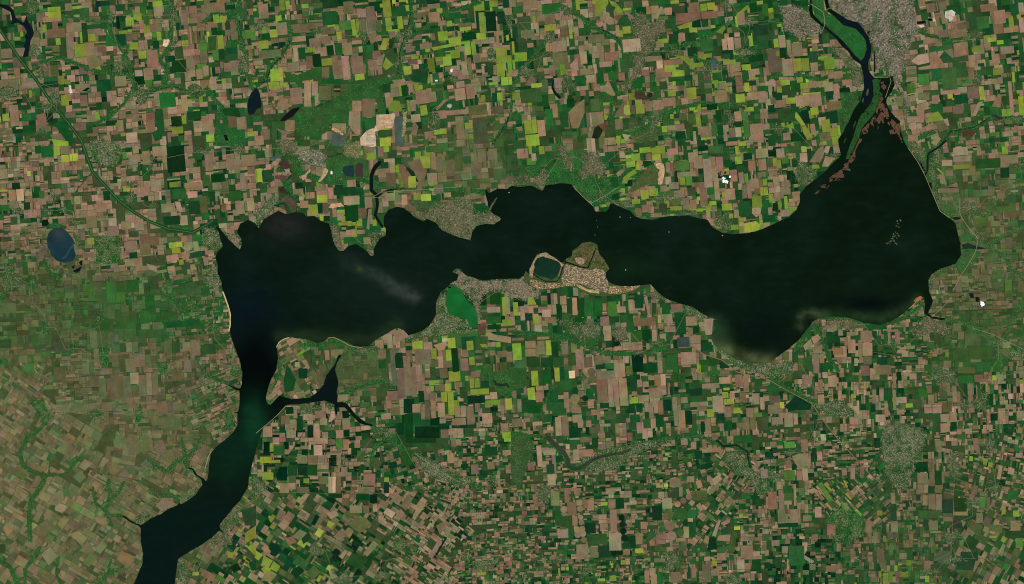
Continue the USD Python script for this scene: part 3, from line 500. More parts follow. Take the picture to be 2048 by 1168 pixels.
# ------------------------------------------------------------------ surveyed fields, sheet by sheet:
# crop x0 y0 x1 y1 | crop :x,y x,y ... (outline) | crop @x y r (centre pivot circle)
SHEETS = {
(0, 0): '''y 383 55 485 140;y 598 350 690 455;y 705 272 765 330;y 1005 140 1070 205;y :1070,105 1130,105 1140,185 1065,150;y 1150 205 1200 270;y 1220 5 1300 50;y 1035 340 1105 395;y 1110 405 1170 470;y 1705 115 1755 185;y 1755 130 1805 180;y 1740 280 1790 390;l 1600 320 1655 415;l 1700 405 1750 480;g 1665 290 1730 400;d 1752 395 1795 475;y 470 605 515 675;y 517 640 565 675;y 490 760 550 845;y 20 910 75 970;y 1375 1015 1465 1070;y 1650 1075 1715 1135;y :415,1110 545,1130 550,1168 430,1168;y 445 305 485 360;g 637 65 715 155;d 655 185 700 340;k 930 125 958 230;b 380 230 520 300;p 530 180 655 255;b 1445 100 1500 200;b 1640 20 1800 100;p 1175 400 1265 540;b 1490 470 1560 555;d 1375 480 1488 580;g 1280 740 1405 860;b 1235 760 1278 850;b 1600 420 1655 510;d 1500 890 1610 955;y 1455 920 1490 990;d 1370 930 1450 1010;g 1250 870 1310 1060;p 1790 500 1905 570;p 1500 560 1565 615;p 1570 555 1620 635;p 1625 525 1670 605;b 1825 930 1890 1020;p 1895 935 1965 1035;p 1625 960 1710 1050;g :1770,870 1900,860 1930,940 1800,920;d 285 820 340 905;d 370 900 425 975;g :430,990 520,960 600,1130 560,1168;b :290,920 360,900 390,1000 310,1030;p 80 840 150 1010;p 600 670 720 730;b 640 760 700 850;p 1010 1060 1100 1140;g :1215,1060 1290,1020 1300,1110 1240,1130;p 690 340 755 430;b :690,450 760,440 830,510 720,560;l 1160 640 1215 700;o 405 520 465 605;g 985 85 1060 125;g 1145 110 1180 190;y :750,515 800,520 808,560 760,550;b 1170 900 1240 960;b 0 1040 100 1080;b :400,1080 520,1060 550,1128 420,1108;p 340 130 490 175;y 230 720 255 780;y 340 195 372 255;b 530 260 585 470;p 900 90 920 110;p 1080 50 1120 100;g 1120 50 1170 110;p 1230 50 1300 130;y 640 255 665 345;p 1450 760 1500 890;p 1080 560 1140 610;p 1150 545 1225 640;p 920 610 1010 690;y 760 895 790 955;o 1640 400 1660 500;b 1560 480 1600 520;d 1690 220 1740 280;p 1280 1090 1330 1160;d 1370 1090 1430 1160;b 1170 960 1240 1060;p 1760 960 1780 985;g 1610 890 1650 930;y 925 980 960 1015;y 965 1060 1005 1090;p 175 660 300 700;b 0 680 20 700''',
(1, 0): '''y 185 0 230 85;y 235 5 270 75;y 155 120 205 170;y 110 235 170 300;y 20 325 100 390;b 300 205 420 260;b 520 215 630 275;y 633 195 665 245;y 645 255 688 325;b 425 305 518 375;b 522 290 600 350;b 605 285 645 330;d 340 380 395 475;d 455 430 520 535;b 400 450 453 550;y 525 465 610 525;y 115 550 215 650;y 100 655 190 710;y 195 660 255 700;g :220,570 330,600 520,520 520,600 440,640 250,660;b 525 535 585 620;p 610 450 660 600;b 765 450 860 590;p 690 445 750 640;g 630 345 690 440;p 700 340 770 440;y 765 155 800 285;y 803 150 825 280;b 828 150 880 250;b 885 50 955 250;b 960 160 1005 255;p 810 70 880 140;l 665 165 760 240;y 1015 0 1080 135;y 1035 140 1085 240;y 1130 130 1175 235;p 1180 155 1215 200;b :890,270 960,258 960,330 920,355;y :1020,305 1068,305 1040,400 985,400;d :1072,310 1110,310 1090,390 1060,385;y :1040,460 1100,520 1040,560 1010,530;p :970,460 1030,430 1010,520 980,500;p 895 490 970 560;y 790 590 870 640;b 1380 95 1470 180;y 1525 165 1570 205;y 1455 250 1535 325;y 1540 295 1640 345;y :1400,380 1670,330 1670,350 1420,405;y 1375 465 1430 575;y 1434 455 1493 490;y 1497 450 1565 525;y 1555 405 1630 465;y 1670 330 1718 440;y 1722 330 1760 440;g 1634 410 1665 490;y 1785 100 1832 260;y 1765 262 1840 315;y 1920 380 2010 500;y 1925 505 1990 610;y 2012 440 2048 600;y 1960 615 2048 680;y 2000 280 2025 325;d 1760 90 1782 250;d 1838 90 1920 250;d 1648 255 1760 320;p 1645 490 1690 600;b 1695 460 1730 640;b 1195 350 1245 420;b 1310 345 1410 392;y 1180 530 1245 600;g :1200,570 1380,560 1370,670 1250,650;p :1090,640 1190,630 1210,660 1120,700;p 1280 720 1385 830;p 1230 800 1275 890;y :1060,890 1060,850 1110,800 1150,810 1170,890;y 1315 840 1370 920;y 1210 800 1228 890;p 1220 660 1260 740;y 1265 660 1305 730;d 1165 680 1215 770;p 1035 740 1080 860;p 275 700 370 835;p 385 655 440 850;p 445 650 495 765;b 500 690 600 800;p 470 770 510 830;p 850 790 955 935;p 770 805 845 890;p :745,890 835,890 835,1080 790,1070 740,1000;p 1600 650 1670 700;p 1590 705 1675 800;p 1680 670 1745 790;p :1435,870 1500,800 1540,790 1450,885;y 1930 740 1975 810;y 1800 760 1835 820;d 1890 740 1928 820;o 1840 760 1885 820;o 1700 840 1850 920;p 1855 870 1880 925;t 1885 850 1980 910;o 1740 940 1850 1150;p 1600 930 1665 1110;y 1670 980 1730 1030;y 1420 1035 1525 1075;y 1690 1070 1740 1115;p 1480 880 1700 920;b 1350 1050 1420 1110;b :1240,1070 1260,970 1300,1010 1280,1090;s 1110 930 1178 1168;s 605 1055 705 1168;p 610 985 720 1070;y 990 1100 1080 1168;g 975 1040 1090 1095;g 870 940 950 1040;b 20 30 100 150;g 530 90 650 200;y 600 75 655 100;y 690 80 700 110;b 500 110 560 135;p 160 180 250 280;b 20 400 200 460;p 300 380 335 490;p 620 1090 650 1168;p :170,830 215,770 265,830 235,880 190,880;p 230 960 310 1040;b :160,1030 310,1060 220,1080;g 1000 250 1060 300;p 1065 250 1115 300;y 1240 450 1300 475;b 1215 475 1290 515;o 1250 550 1370 600;y 1170 600 1180 640;y 990 30 1015 60;b 700 10 780 110;g 1085 50 1200 125;g 1100 30 1120 130;y 1180 40 1225 90;y 1090 0 1120 50;p 1440 480 1495 520;y 1605 370 1625 400;d 1650 150 1750 180;b 1620 180 1720 215;y 1630 215 1720 245;g 1540 100 1640 150;b 1560 90 1700 115;d 1930 90 1990 190;p 1910 130 1990 165;p 1990 60 2048 120;y 1990 60 2030 90;d 2000 500 2040 550;p 1890 610 1950 655;p 1900 520 1925 600;d 1850 500 1920 600''',
(2, 0): '''g 240 30 380 110;b 260 110 345 190;y 260 195 355 245;p 350 90 415 135;y :670,0 770,0 770,30 690,130 665,130;d :755,90 780,35 830,60 800,110;y :775,0 830,20 890,90 850,120 800,50;b :890,90 910,80 990,150 960,155;d :840,200 860,150 900,110 960,180 930,210;p :700,150 730,100 850,170 840,190 780,200;p :665,190 720,165 740,200 700,220;y 885 210 950 270;p 885 310 1030 415;p :1130,150 1190,50 1210,60 1165,150;p 1220 60 1280 120;y 1505 30 1560 90;y 1562 20 1625 80;b 1415 20 1500 100;b :1310,110 1500,95 1510,150 1420,180 1310,200;b 1515 90 1640 150;y :1320,215 1440,165 1440,215 1340,235;d 1445 150 1510 220;d 1515 150 1570 215;y :1790,120 1880,40 1900,60 1800,130;p 1800 90 1865 200;y :1625,260 1700,200 1710,230 1680,265;y 1785 130 1805 215;d 1820 210 1910 290;d 1930 200 2048 280;g 1960 285 2048 390;y 1895 265 1925 370;p 1680 310 1720 400;p 1725 300 1775 400;p 1780 300 1832 390;o 1837 290 1890 370;d 1390 260 1470 330;p 1330 265 1385 330;d 1255 270 1325 350;y 1165 310 1250 345;g 1510 310 1610 410;y :1290,440 1400,450 1480,520 1450,560 1370,480;b 1210 475 1365 520;p 1065 450 1200 490;y 1220 520 1310 575;y 1280 562 1380 612;b 1150 545 1275 620;y 1485 430 1600 465;y 1465 500 1530 535;s 1590 460 1638 550;y 1838 515 1910 560;y 1645 470 1695 490;y 1705 480 1790 510;g 1840 565 1895 640;p 1900 550 1980 600;p 1720 500 1830 575;b 1790 610 1850 740;y 1860 660 1900 735;y 1400 700 1475 795;p 1375 700 1400 790;p 1250 680 1310 715;y 1250 720 1310 770;y 1285 650 1310 680;b 1730 578 1840 608;p 1620 720 1720 820;y 1790 750 1865 820;p 1880 740 1965 790;p 1970 730 2035 820;p 1985 870 2048 950;p 1905 990 2010 1120;l 1850 890 1895 1100;d 1630 880 1675 980;o 1410 910 1470 1000;y 1470 910 1510 1010;p 1780 890 1835 970;p 1125 800 1200 880;p 1205 780 1310 850;y 900 840 945 920;y 990 830 1060 910;b 950 840 985 910;p 1065 810 1120 890;b :810,940 890,810 895,930;p 320 330 370 420;p 375 325 435 410;b 390 210 450 300;y 455 205 485 310;b 610 275 740 340;p 610 345 645 430;p 680 340 720 425;p :460,520 520,460 535,560 490,585;p 545 410 600 510;p 740 415 855 485;p 700 492 800 535;p 545 548 660 595;p 595 600 670 660;d 500 605 590 690;g 675 580 735 670;d 740 520 830 570;g 770 575 845 640;p 850 580 905 645;p :720,720 770,640 830,760 800,770;y 385 515 425 600;b 300 520 345 610;y 155 665 240 700;y 0 740 65 800;g 68 710 240 820;b :100,680 150,600 200,640 170,690;t :450,900 500,850 580,790 580,900 530,1030 480,1030;g 385 890 450 1020;y 100 960 200 1070;y 110 1075 220 1168;p 205 960 265 1090;g 268 870 330 1010;p 305 830 365 940;o 630 790 700 890;p 1505 1010 1590 1100;o 1595 1000 1640 1090;d 1645 1000 1690 1080;d 1310 1050 1390 1110;b 1310 990 1380 1045;p 740 1100 830 1160;p :880,1070 950,1080 910,1135;b @1250 1130 30;p 1690 1000 1720 1130;y 1510 1050 1590 1120;y 1810 1130 1870 1168;y 20 420 120 490;y 0 330 20 440;d 50 310 120 415;d 0 210 45 310;p 70 240 180 300;p 230 0 320 30;p 90 0 200 70;o 50 130 150 240;y 165 130 185 190;y 510 0 540 80;p 830 200 860 290;y 860 240 885 290;g 860 290 1000 315;g 2000 30 2048 120;d 1900 20 1960 100;o :1700,810 1870,880 1860,850 1720,830;d 1560 830 1640 880;o 1150 130 1250 160;g :960,640 1050,600 1040,700 950,720;p 1700 660 1760 690;p 1640 660 1705 715;y 1705 650 1730 730;g 1600 580 1680 640;y 1600 560 1655 600;d 1680 560 1720 600;b 1140 560 1170 600;o 330 420 450 560;o 230 640 290 740;g 760 660 840 740;d 440 790 500 860''',
(3, 0): '''y 45 310 85 380;p 85 280 140 380;p 150 320 185 440;p 190 340 275 450;d 95 380 148 460;y 60 410 92 450;y 205 465 270 570;y 273 465 330 570;d 335 410 400 500;y 450 460 530 555;y 400 450 478 475;p 340 490 400 580;b 0 390 110 580;p 115 470 200 610;p 480 570 600 625;y 130 640 175 680;y 230 615 280 660;p 450 660 520 730;k 575 700 650 735;p 655 690 690 735;p 525 670 570 790;d 465 725 520 800;y 145 780 220 830;p 220 760 328 850;p 332 750 430 850;y 320 780 365 830;b 470 810 590 880;y :222,892 250,925 300,1000 268,1002 215,940;y :272,1012 302,1006 362,1100 312,1112 282,1064;y :130,1010 200,980 210,1030;y 340 860 400 920;y 430 955 500 1055;d 460 890 560 990;d 270 880 330 990;p 0 910 80 950;b 410 1060 500 1130;y 1630 372 1700 415;y 1755 300 1825 335;p 1790 430 1855 510;g 1670 130 1770 230;y 1925 130 1965 215;p 1490 340 1580 440;p :1145,490 1200,440 1280,425 1290,500 1200,520;p :1295,423 1340,410 1420,530 1300,545;p :1200,540 1400,500 1420,540 1210,560;p 1240 310 1340 350;g 1390 540 1510 720;l 1200 590 1290 680;p 1300 650 1360 720;y 1690 690 1730 800;b 1600 690 1685 790;p 1380 700 1595 748;y 1435 740 1480 790;g 1490 755 1600 830;p :1635,920 1680,820 1720,810 1660,930;p :1790,850 1840,750 1870,760 1860,860;y 1870 870 1950 930;y 2005 770 2048 920;p 1930 650 1960 920;g 1855 770 1925 840;y :1270,980 1290,920 1360,890 1410,960;p :1260,1010 1320,975 1360,1060;t :1330,970 1390,945 1450,1030 1370,1055;p 1110 930 1250 980;p 1190 985 1230 1030;p 1120 1080 1200 1130;p :1300,1140 1360,1090 1385,1110 1340,1168;p 1190 830 1250 925;p 1030 770 1080 850;b 1200 740 1290 800;p 1360 240 1440 300;b 1445 240 1590 300;b 1510 180 1610 235;d 1940 30 2000 120;p 1810 80 1900 190;p 2010 140 2048 260;p 2005 20 2048 110;g :1370,460 1410,410 1530,510 1480,490;y 1990 400 2010 440;d 1680 505 1730 530;g 1600 100 1665 230;b 1700 30 1820 90;g 1490 500 1590 620;g 1310 540 1385 640;b 1600 540 1650 640;p 1650 520 1700 560;g 1750 540 1800 600;y 1800 560 1870 600;g 1300 830 1400 900;g 1420 800 1500 850;b 1480 850 1560 910;d 1565 830 1620 910;p 1310 760 1370 800;l 1110 670 1180 740;d 1290 370 1350 410;b 1300 330 1340 360;p 2040 300 2048 420;g 1600 320 1640 440;y 1650 370 1700 415;d 1650 320 1700 365;p 1700 310 1750 350;y 1830 320 1885 355;b 1860 370 1970 430;g 2000 270 2048 320;p 320 650 440 700;g 180 670 260 740;y 70 690 110 740;p 60 650 100 690;p 20 780 60 830;b 50 800 140 860;d 0 840 60 900;g 180 860 250 900;p 430 840 450 900;p 340 990 380 1080;y 320 990 330 1050;d 180 1060 300 1130;d 0 1080 60 1168;p 120 1060 180 1120;p 350 1120 390 1168;y 440 1125 470 1160;d 290 1130 350 1168''',
(0, 1): '''Y 430 10 480 75;Y 490 70 552 130;Y 556 60 625 120;b 482 0 565 65;g 330 0 425 90;p 1220 0 1335 80;d 1335 0 1480 210;l 980 55 1015 105;p 70 350 128 440;p 132 345 190 440;p 640 280 700 340;Y 215 200 245 240;y 355 280 385 300;Y 0 348 60 365;y 985 320 1010 365;y 1012 335 1040 365;p 1205 280 1290 360;p 1130 285 1200 400;y 1355 288 1425 330;g 1385 340 1490 425;p 1475 290 1615 350;p 1500 362 1580 415;p 1810 80 1925 190;b 1930 70 2048 160;b 1980 165 2040 225;y 2042 190 2060 290;p 1920 215 1965 360;p 1885 440 1955 545;b 1958 440 1975 520;p 1978 435 2035 520;d 1510 440 1600 545;p 1290 460 1400 530;P :1395,445 1440,445 1465,530 1420,520;p 1365 500 1415 560;d 1310 560 1440 630;p 1445 555 1500 635;b 690 560 775 655;p 750 460 850 530;o 740 230 850 330;o 655 380 735 445;g :520,500 570,430 585,560 530,540;d 85 565 140 630;k 335 590 385 645;p 860 640 950 720;y 1350 770 1460 812;y 1375 815 1445 860;y 1430 910 1470 950;d 1520 845 1640 890;d 1450 930 1520 990;p 1460 860 1510 910;p 1330 870 1430 920;p :1170,940 1250,960 1260,1015 1190,980;b 1155 990 1260 1040;p 1640 830 1710 865;o 1030 680 1110 730;d 1035 850 1100 900;t 1120 700 1200 780;t 1120 785 1205 870;t 1000 760 1070 850;t 970 600 1050 670;p 1080 580 1150 675;y 695 735 755 790;b 740 1090 810 1168;l 850 1090 930 1168;g 935 1080 1000 1168;g 1005 1070 1110 1168;p :1450,810 1530,785 1535,830 1490,840;p 1340 960 1400 1010;d 825 360 880 435;g 885 380 945 440;b 480 10 540 50;p 0 180 60 250;g 280 0 330 60;p 1480 100 1560 140;p 1820 560 1870 600;o 1600 400 1660 540;g 1620 230 1680 320;d 1690 220 1800 290;b 1700 290 1760 350;b 1770 280 1830 380;g 1820 360 1930 440;b 1770 460 1810 530;o 1340 730 1450 765;b 1200 720 1270 790;p 1200 600 1300 660;p 960 850 1010 900;p 700 490 750 530;p 740 1030 850 1080;b 900 1010 1000 1060;p 1000 900 1080 960;p 1080 890 1140 1000;p 1270 1080 1300 1130;p 640 990 700 1060;g 680 680 720 710;p 0 420 60 470;g 0 470 70 520;d 190 450 240 510;p 80 440 150 500;p 300 420 370 470;p 1040 90 1100 170;p 1140 40 1200 150;p 1060 0 1110 60;g 1410 340 1480 420;p 1530 280 1620 350;p 1640 60 1700 200''',
(1, 1): '''y :350,345 395,400 380,430;y 485 390 570 455;d 495 460 535 540;t 535 450 580 540;y 435 470 495 550;p 395 370 470 420;p 610 500 645 570;p 650 540 705 595;d 712 475 818 600;p 700 400 828 470;d 832 405 868 490;p 870 405 930 495;b 820 495 880 580;p :900,505 928,500 905,670 885,660;y 805 580 850 640;y 660 610 800 635;p 800 670 870 705;p 720 670 780 715;g 700 730 850 780;p 860 730 920 785;p 670 685 705 745;y 685 750 700 790;y 1100 155 1145 210;y :1130,210 1150,200 1190,330 1150,335;b :1125,140 1180,150 1220,240 1215,335 1195,335;y 1215 240 1280 335;d :1190,160 1260,200 1300,290 1270,280;b :1210,130 1310,100 1340,180 1370,190 1320,370 1280,380 1300,280;Y 1312 80 1395 180;y 1270 45 1320 95;b 1398 55 1440 190;b 1442 80 1490 200;b 975 180 1040 250;t 1040 215 1120 330;y 1020 0 1065 50;b 975 0 1018 85;y 885 55 950 110;b 860 0 945 50;Y 1320 385 1400 440;y 1260 370 1320 430;p 1030 375 1110 440;t 1115 390 1160 450;p 1165 390 1210 470;p 1015 440 1060 485;y 1385 285 1430 315;y 1385 335 1425 360;p 1420 305 1500 380;p 1505 370 1560 410;t 1680 320 1715 385;t 1520 110 1590 200;o 1592 80 1655 200;t 1770 20 1840 130;t 1720 135 1790 240;g 1660 80 1720 140;y 1450 60 1490 110;y 1495 45 1520 80;b 1580 260 1650 300;t 1870 110 1910 180;Y 0 180 48 290;d 52 190 130 290;p 80 190 125 215;d 0 300 90 340;g 1360 0 1440 50;o 1440 120 1520 200;d 1540 40 1590 100;t 1650 10 1710 60;t 1740 0 1765 120;t 1860 20 1930 90;g 1930 50 1960 130;o 1900 180 2000 270;t 1640 220 1710 260;g 1000 130 1060 180;d 620 330 800 390;g 600 590 650 620;o 590 500 605 580;d 720 640 790 665;d 885 500 900 640;y 650 510 710 535;d 630 310 700 360;d 760 340 860 390;t 470 320 560 360;d 540 560 590 600;y 510 550 550 600;o 430 430 480 470;p 410 510 435 560;g 1740 460 1840 540;g 1440 320 1500 360;g 930 500 950 590;y 930 580 965 640''',
(2, 1): '''p 40 20 130 100;y 132 0 160 65;y 215 0 260 65;p 262 0 320 40;p 155 60 195 120;y 1020 10 1110 55;y 1115 10 1225 60;y 955 60 1025 120;y 1118 65 1190 115;b 1070 60 1112 105;p 730 0 850 45;p :830,220 880,185 910,190 850,250;y :880,300 890,250 980,180 1000,215 940,250 920,300;y :985,190 1000,120 1030,195;p :1012,115 1038,120 1035,200 1020,190;d :1042,115 1110,120 1125,140 1060,175;b 1230 130 1265 210;b 1268 130 1300 210;l 1303 120 1420 195;p 1320 205 1470 245;p 1255 290 1335 345;y 1345 250 1385 310;l 1390 245 1442 315;p 1470 75 1528 180;p 1533 100 1600 330;p 1575 85 1628 180;p 1633 85 1690 200;p 1410 50 1465 130;b 1500 290 1560 480;p 1618 280 1660 430;p 1700 340 1785 430;p 1815 210 1855 300;l 1858 220 1890 290;p 1890 115 1950 200;p 1970 100 2035 195;p 1950 20 2048 95;p 1960 210 2030 250;y 1785 85 1840 145;y 1785 0 1820 65;y 1985 330 2048 395;y 1920 400 2000 490;p :1920,495 1995,490 1990,540 1955,570 1920,540;d 1820 440 1910 570;p 1882 300 1915 420;b 1840 310 1878 420;p 1905 260 1975 340;y 1680 460 1760 515;Y 1580 440 1635 475;y 1265 480 1360 515;t 1365 415 1420 510;b 1425 430 1475 500;y 1470 500 1530 525;y 1030 350 1092 425;y 1098 340 1170 400;y 960 425 1025 465;p :860,400 880,370 920,390;p 1185 315 1240 365;b :975,520 1010,495 1035,500 1040,555 1000,565;b 1040 470 1110 530;t 1110 535 1200 570;y 1750 630 1815 670;y :1850,620 1950,600 1990,630 1970,685 1860,690;y 1822 650 1848 690;p 1775 510 1815 575;y 1735 540 1770 580;g 1560 335 1618 390;g 1790 370 1838 435;p 1345 330 1400 400;o 1403 330 1470 400;o 1275 420 1350 475;g @825 300 35;p 1400 0 1430 30;g 1570 0 1690 60;d 1490 0 1570 40;d 1700 110 1760 170;d 1690 230 1750 270;d 1850 60 1920 110;g 1880 20 1940 70;d 1965 110 1975 190;p 1480 330 1510 380;y 1478 405 1515 435;d 1640 440 1680 500;b 1590 478 1640 510;d 1740 420 1800 460;p 1765 445 1805 490;o 1270 510 1390 530;o 1180 460 1240 530;d 790 250 850 330;d 800 380 860 430;d 1430 90 1470 100;p 1240 20 1330 70;g 1140 210 1230 240''',
(3, 1): '''p 65 20 130 95;d 0 40 62 85;y 265 0 310 50;p 255 55 315 130;p :330,130 400,20 440,0 450,60 420,130;p :445,50 460,0 500,0 480,60;p :430,165 460,80 540,95 480,165;d 317 20 350 170;y 350 150 410 180;y 70 110 105 180;l 110 70 165 140;p 5 190 75 250;p 40 255 92 320;p 110 340 180 390;y 5 380 45 450;p 50 370 100 440;y 80 440 105 510;y 130 400 158 500;d 107 420 130 510;p 162 450 215 495;d 35 455 78 525;p 100 505 170 565;p 0 490 35 550;p 5 330 60 375;t :180,550 210,515 220,525 190,560;b 195 365 260 440;p 1480 10 1600 75;p 1480 80 1620 125;p 1390 110 1475 160;y 1480 150 1620 185;y :1345,180 1365,180 1410,225 1400,230;p :1365,225 1410,235 1430,310 1380,300;p 1420 190 1480 240;p 1360 335 1530 375;p :1430,325 1510,290 1520,330;y 1870 0 1920 65;p 1860 72 1930 165;d 1860 172 1930 255;g 1660 100 1855 175;p 1790 25 1838 70;o 1640 360 1700 410;t 1760 320 1800 395;o 1680 260 1760 320;o 1540 350 1568 450;p 1390 410 1480 435;b :1600,660 1650,660 1655,720 1620,700;b 1740 650 1780 700;t 1760 945 1850 970;b 1630 980 1690 1040;o 1730 850 1820 935;p 1545 1065 1640 1090;p 1500 1095 1550 1168;l 1895 1070 1950 1168;b :1880,770 1990,760 1980,800 1930,820;o 1850 300 1930 350;t 1830 360 1900 420;b 1690 350 1760 400;o 1700 400 1760 450;t 1920 260 1960 340;p 1940 350 2000 370;g 1820 480 1960 530;b 1890 530 1990 570;o 1660 570 1760 640;t 1780 600 1860 640;b 1690 1020 1780 1080;o 1790 1000 1880 1060;b 2000 1080 2048 1168;p 2000 50 2048 90;g 110 0 230 60;d 150 200 185 270;p 130 290 180 330;g 380 10 400 30;p 0 290 40 325;g 190 110 240 170''',
(0, 2): '''b 760 0 820 95;l 850 0 920 90;l 922 0 1000 80;b 865 100 920 215;b 922 95 975 140;g 940 200 1090 290;g 950 292 1090 370;t 1000 200 1030 280;t 720 310 780 445;t 860 320 908 420;p 912 340 950 400;b 580 205 690 240;b 190 175 255 245;p 1010 400 1058 480;t 1062 395 1105 480;g 960 410 1005 480;g 890 420 955 490;t 1075 490 1120 600;d 955 540 1000 640;b 1003 535 1085 640;P 1040 645 1110 735;p 1170 645 1215 825;p 1218 645 1265 820;b 855 690 925 860;b 930 675 985 850;o 988 670 1050 840;b 1112 665 1170 830;o 1055 745 1110 840;g 790 690 850 860;b 1310 390 1375 510;g 1378 390 1410 490;d 1412 380 1440 480;p 1460 400 1525 480;p 1528 380 1600 510;g 1605 420 1725 500;b 1250 875 1335 975;y 1325 815 1375 860;o 1340 870 1385 970;y 1265 960 1300 990;b 1230 825 1320 860;p 1220 240 1300 300;p 1330 285 1400 320;b 1400 545 1460 600;p 660 570 712 660;d 715 560 750 640;t 430 600 520 710;g 200 570 270 640;p 270 510 320 550;p :385,560 410,550 415,600;b 1530 550 1590 610;p 850 880 890 950;b 1010 840 1070 930;p 560 530 640 555;o 1270 1000 1390 1085;p 1600 200 1700 220;g 1290 150 1420 220;g 1310 230 1600 280;g 1100 300 1260 370;g 950 540 1000 560;p 1070 400 1100 480;b 1180 400 1250 460;g 1120 150 1200 240;o 800 220 870 310;g 780 320 850 440;t 500 230 570 300;b 200 30 320 90;o 0 90 130 170;g 0 380 90 450;o 430 400 560 480;p 640 680 690 720;b 720 680 780 760;p 440 830 520 860;p 690 860 760 890;p 1130 930 1180 960;o 1400 900 1500 950;b 1380 620 1460 700;b 1470 540 1530 640;p 1190 1130 1290 1168;t 440 900 560 960;t 570 900 700 960''',
(1, 2): '''p :1055,330 1100,305 1180,305 1180,380 1130,400 1100,340;p 1050 335 1092 450;p 1098 350 1135 425;b :1070,460 1150,450 1110,510 1130,750 1090,750;d 1112 485 1175 610;b 1130 620 1190 850;b 1185 520 1240 830;b 1242 600 1285 840;p :1250,560 1310,600 1340,710 1285,720;p 1270 460 1400 580;p 1340 400 1410 470;y 1255 390 1335 455;y 1400 450 1445 535;p :1420,425 1530,390 1510,460 1460,470;b 1400 540 1460 600;y 1535 365 1595 450;y 1520 460 1562 550;d 1567 450 1620 640;y 1685 390 1740 465;y 1705 520 1750 585;b 1635 530 1700 630;y 1540 630 1635 715;t 1470 610 1535 690;y 1385 705 1470 745;y 1392 750 1425 795;y 1515 730 1560 795;y 1480 800 1528 875;y 1535 800 1585 985;y 1578 865 1625 915;b :1720,640 1800,620 1790,680 1715,690;y 1710 690 1745 770;y 1750 690 1790 765;y 1715 775 1865 820;y 1835 865 1955 905;y 1995 850 2048 940;d 1800 710 1865 765;g 1630 760 1680 850;b 1050 790 1160 865;b 1290 720 1330 780;p 1250 895 1315 965;b 1350 870 1395 1020;p 1400 870 1440 1010;p 1452 885 1510 1000;p 1320 920 1355 1020;b 1345 805 1440 865;d 1180 855 1265 970;d 1190 975 1260 1168;g 1265 975 1390 1070;d 1395 975 1470 1070;d 1270 1075 1470 1168;p 1590 910 1635 1000;p 1638 910 1680 1000;p 1570 1010 1680 1065;p 1685 910 1745 1060;p 1570 1090 1610 1168;p 1612 1090 1660 1168;p 1480 1100 1540 1168;p 1810 970 1890 1050;b 1960 1050 2020 1115;y 1970 1120 2040 1168;p :1855,310 1910,340 2040,360 2040,410 1855,380;p 1850 120 1955 165;d 1870 10 1960 100;y 1970 40 2000 190;p 1990 0 2030 180;y 1970 220 2048 270;d 1850 260 1960 300;g 1840 200 1960 250;y :1790,415 1840,415 1855,440 1810,445;t 1930 470 2010 520;p 650 820 735 870;p 765 880 820 910;b 810 780 850 830;t :480,620 550,610 550,700 520,770 490,700;y :320,500 385,455 395,475 330,525;p 550 465 585 545;p :600,460 690,460 690,500 660,500 655,475 625,475 630,510 600,515;p :85,850 150,770 200,740 160,830 110,870;k 240 920 300 975;p 245 910 350 940;p 300 940 330 1010;p 55 1075 130 1160;b 200 990 268 1060;p 270 1020 320 1090;p 245 1100 320 1168;d 325 990 375 1110;p 410 975 455 1060;k 412 1070 455 1168;p 460 1050 510 1168;p 470 950 560 1010;k :525,1000 560,960 580,1010;p 510 1015 570 1065;p :580,1040 600,955 630,950 635,1000 600,1040;p 690 1020 755 1100;p 640 1105 700 1168;d 580 1110 640 1168;p 530 1120 578 1168;k 690 950 745 1010;p :665,925 730,925 725,960 675,980;t 650 700 800 730;o 640 600 700 690;o 705 590 780 680;p 1000 970 1080 1020;p 895 970 945 1010;d 980 540 1040 610;p 860 650 890 700;o 900 600 970 680;o 890 470 970 540;t 980 460 1040 530;d 1600 280 1780 300;g 1530 320 1780 360;y 1250 390 1330 440;d 1300 790 1345 880;t 1600 460 1640 530;b 1650 460 1700 520;t 1430 700 1500 790;b 1470 740 1515 795;g 1330 800 1350 900;g 1500 880 1540 980;d 1690 830 1830 890;b 1600 720 1650 800;t 1750 880 1790 960;p 1870 800 1930 860;g :250,580 320,700 300,790 230,800 220,700;t 300 450 330 500;d 340 610 410 690;p 310 560 350 600;p :360,550 400,540 430,600 420,620;t :430,640 460,620 520,760 500,775;p :95,860 180,700 200,720 150,830;k 230 760 240 800;p 320 800 380 815''',
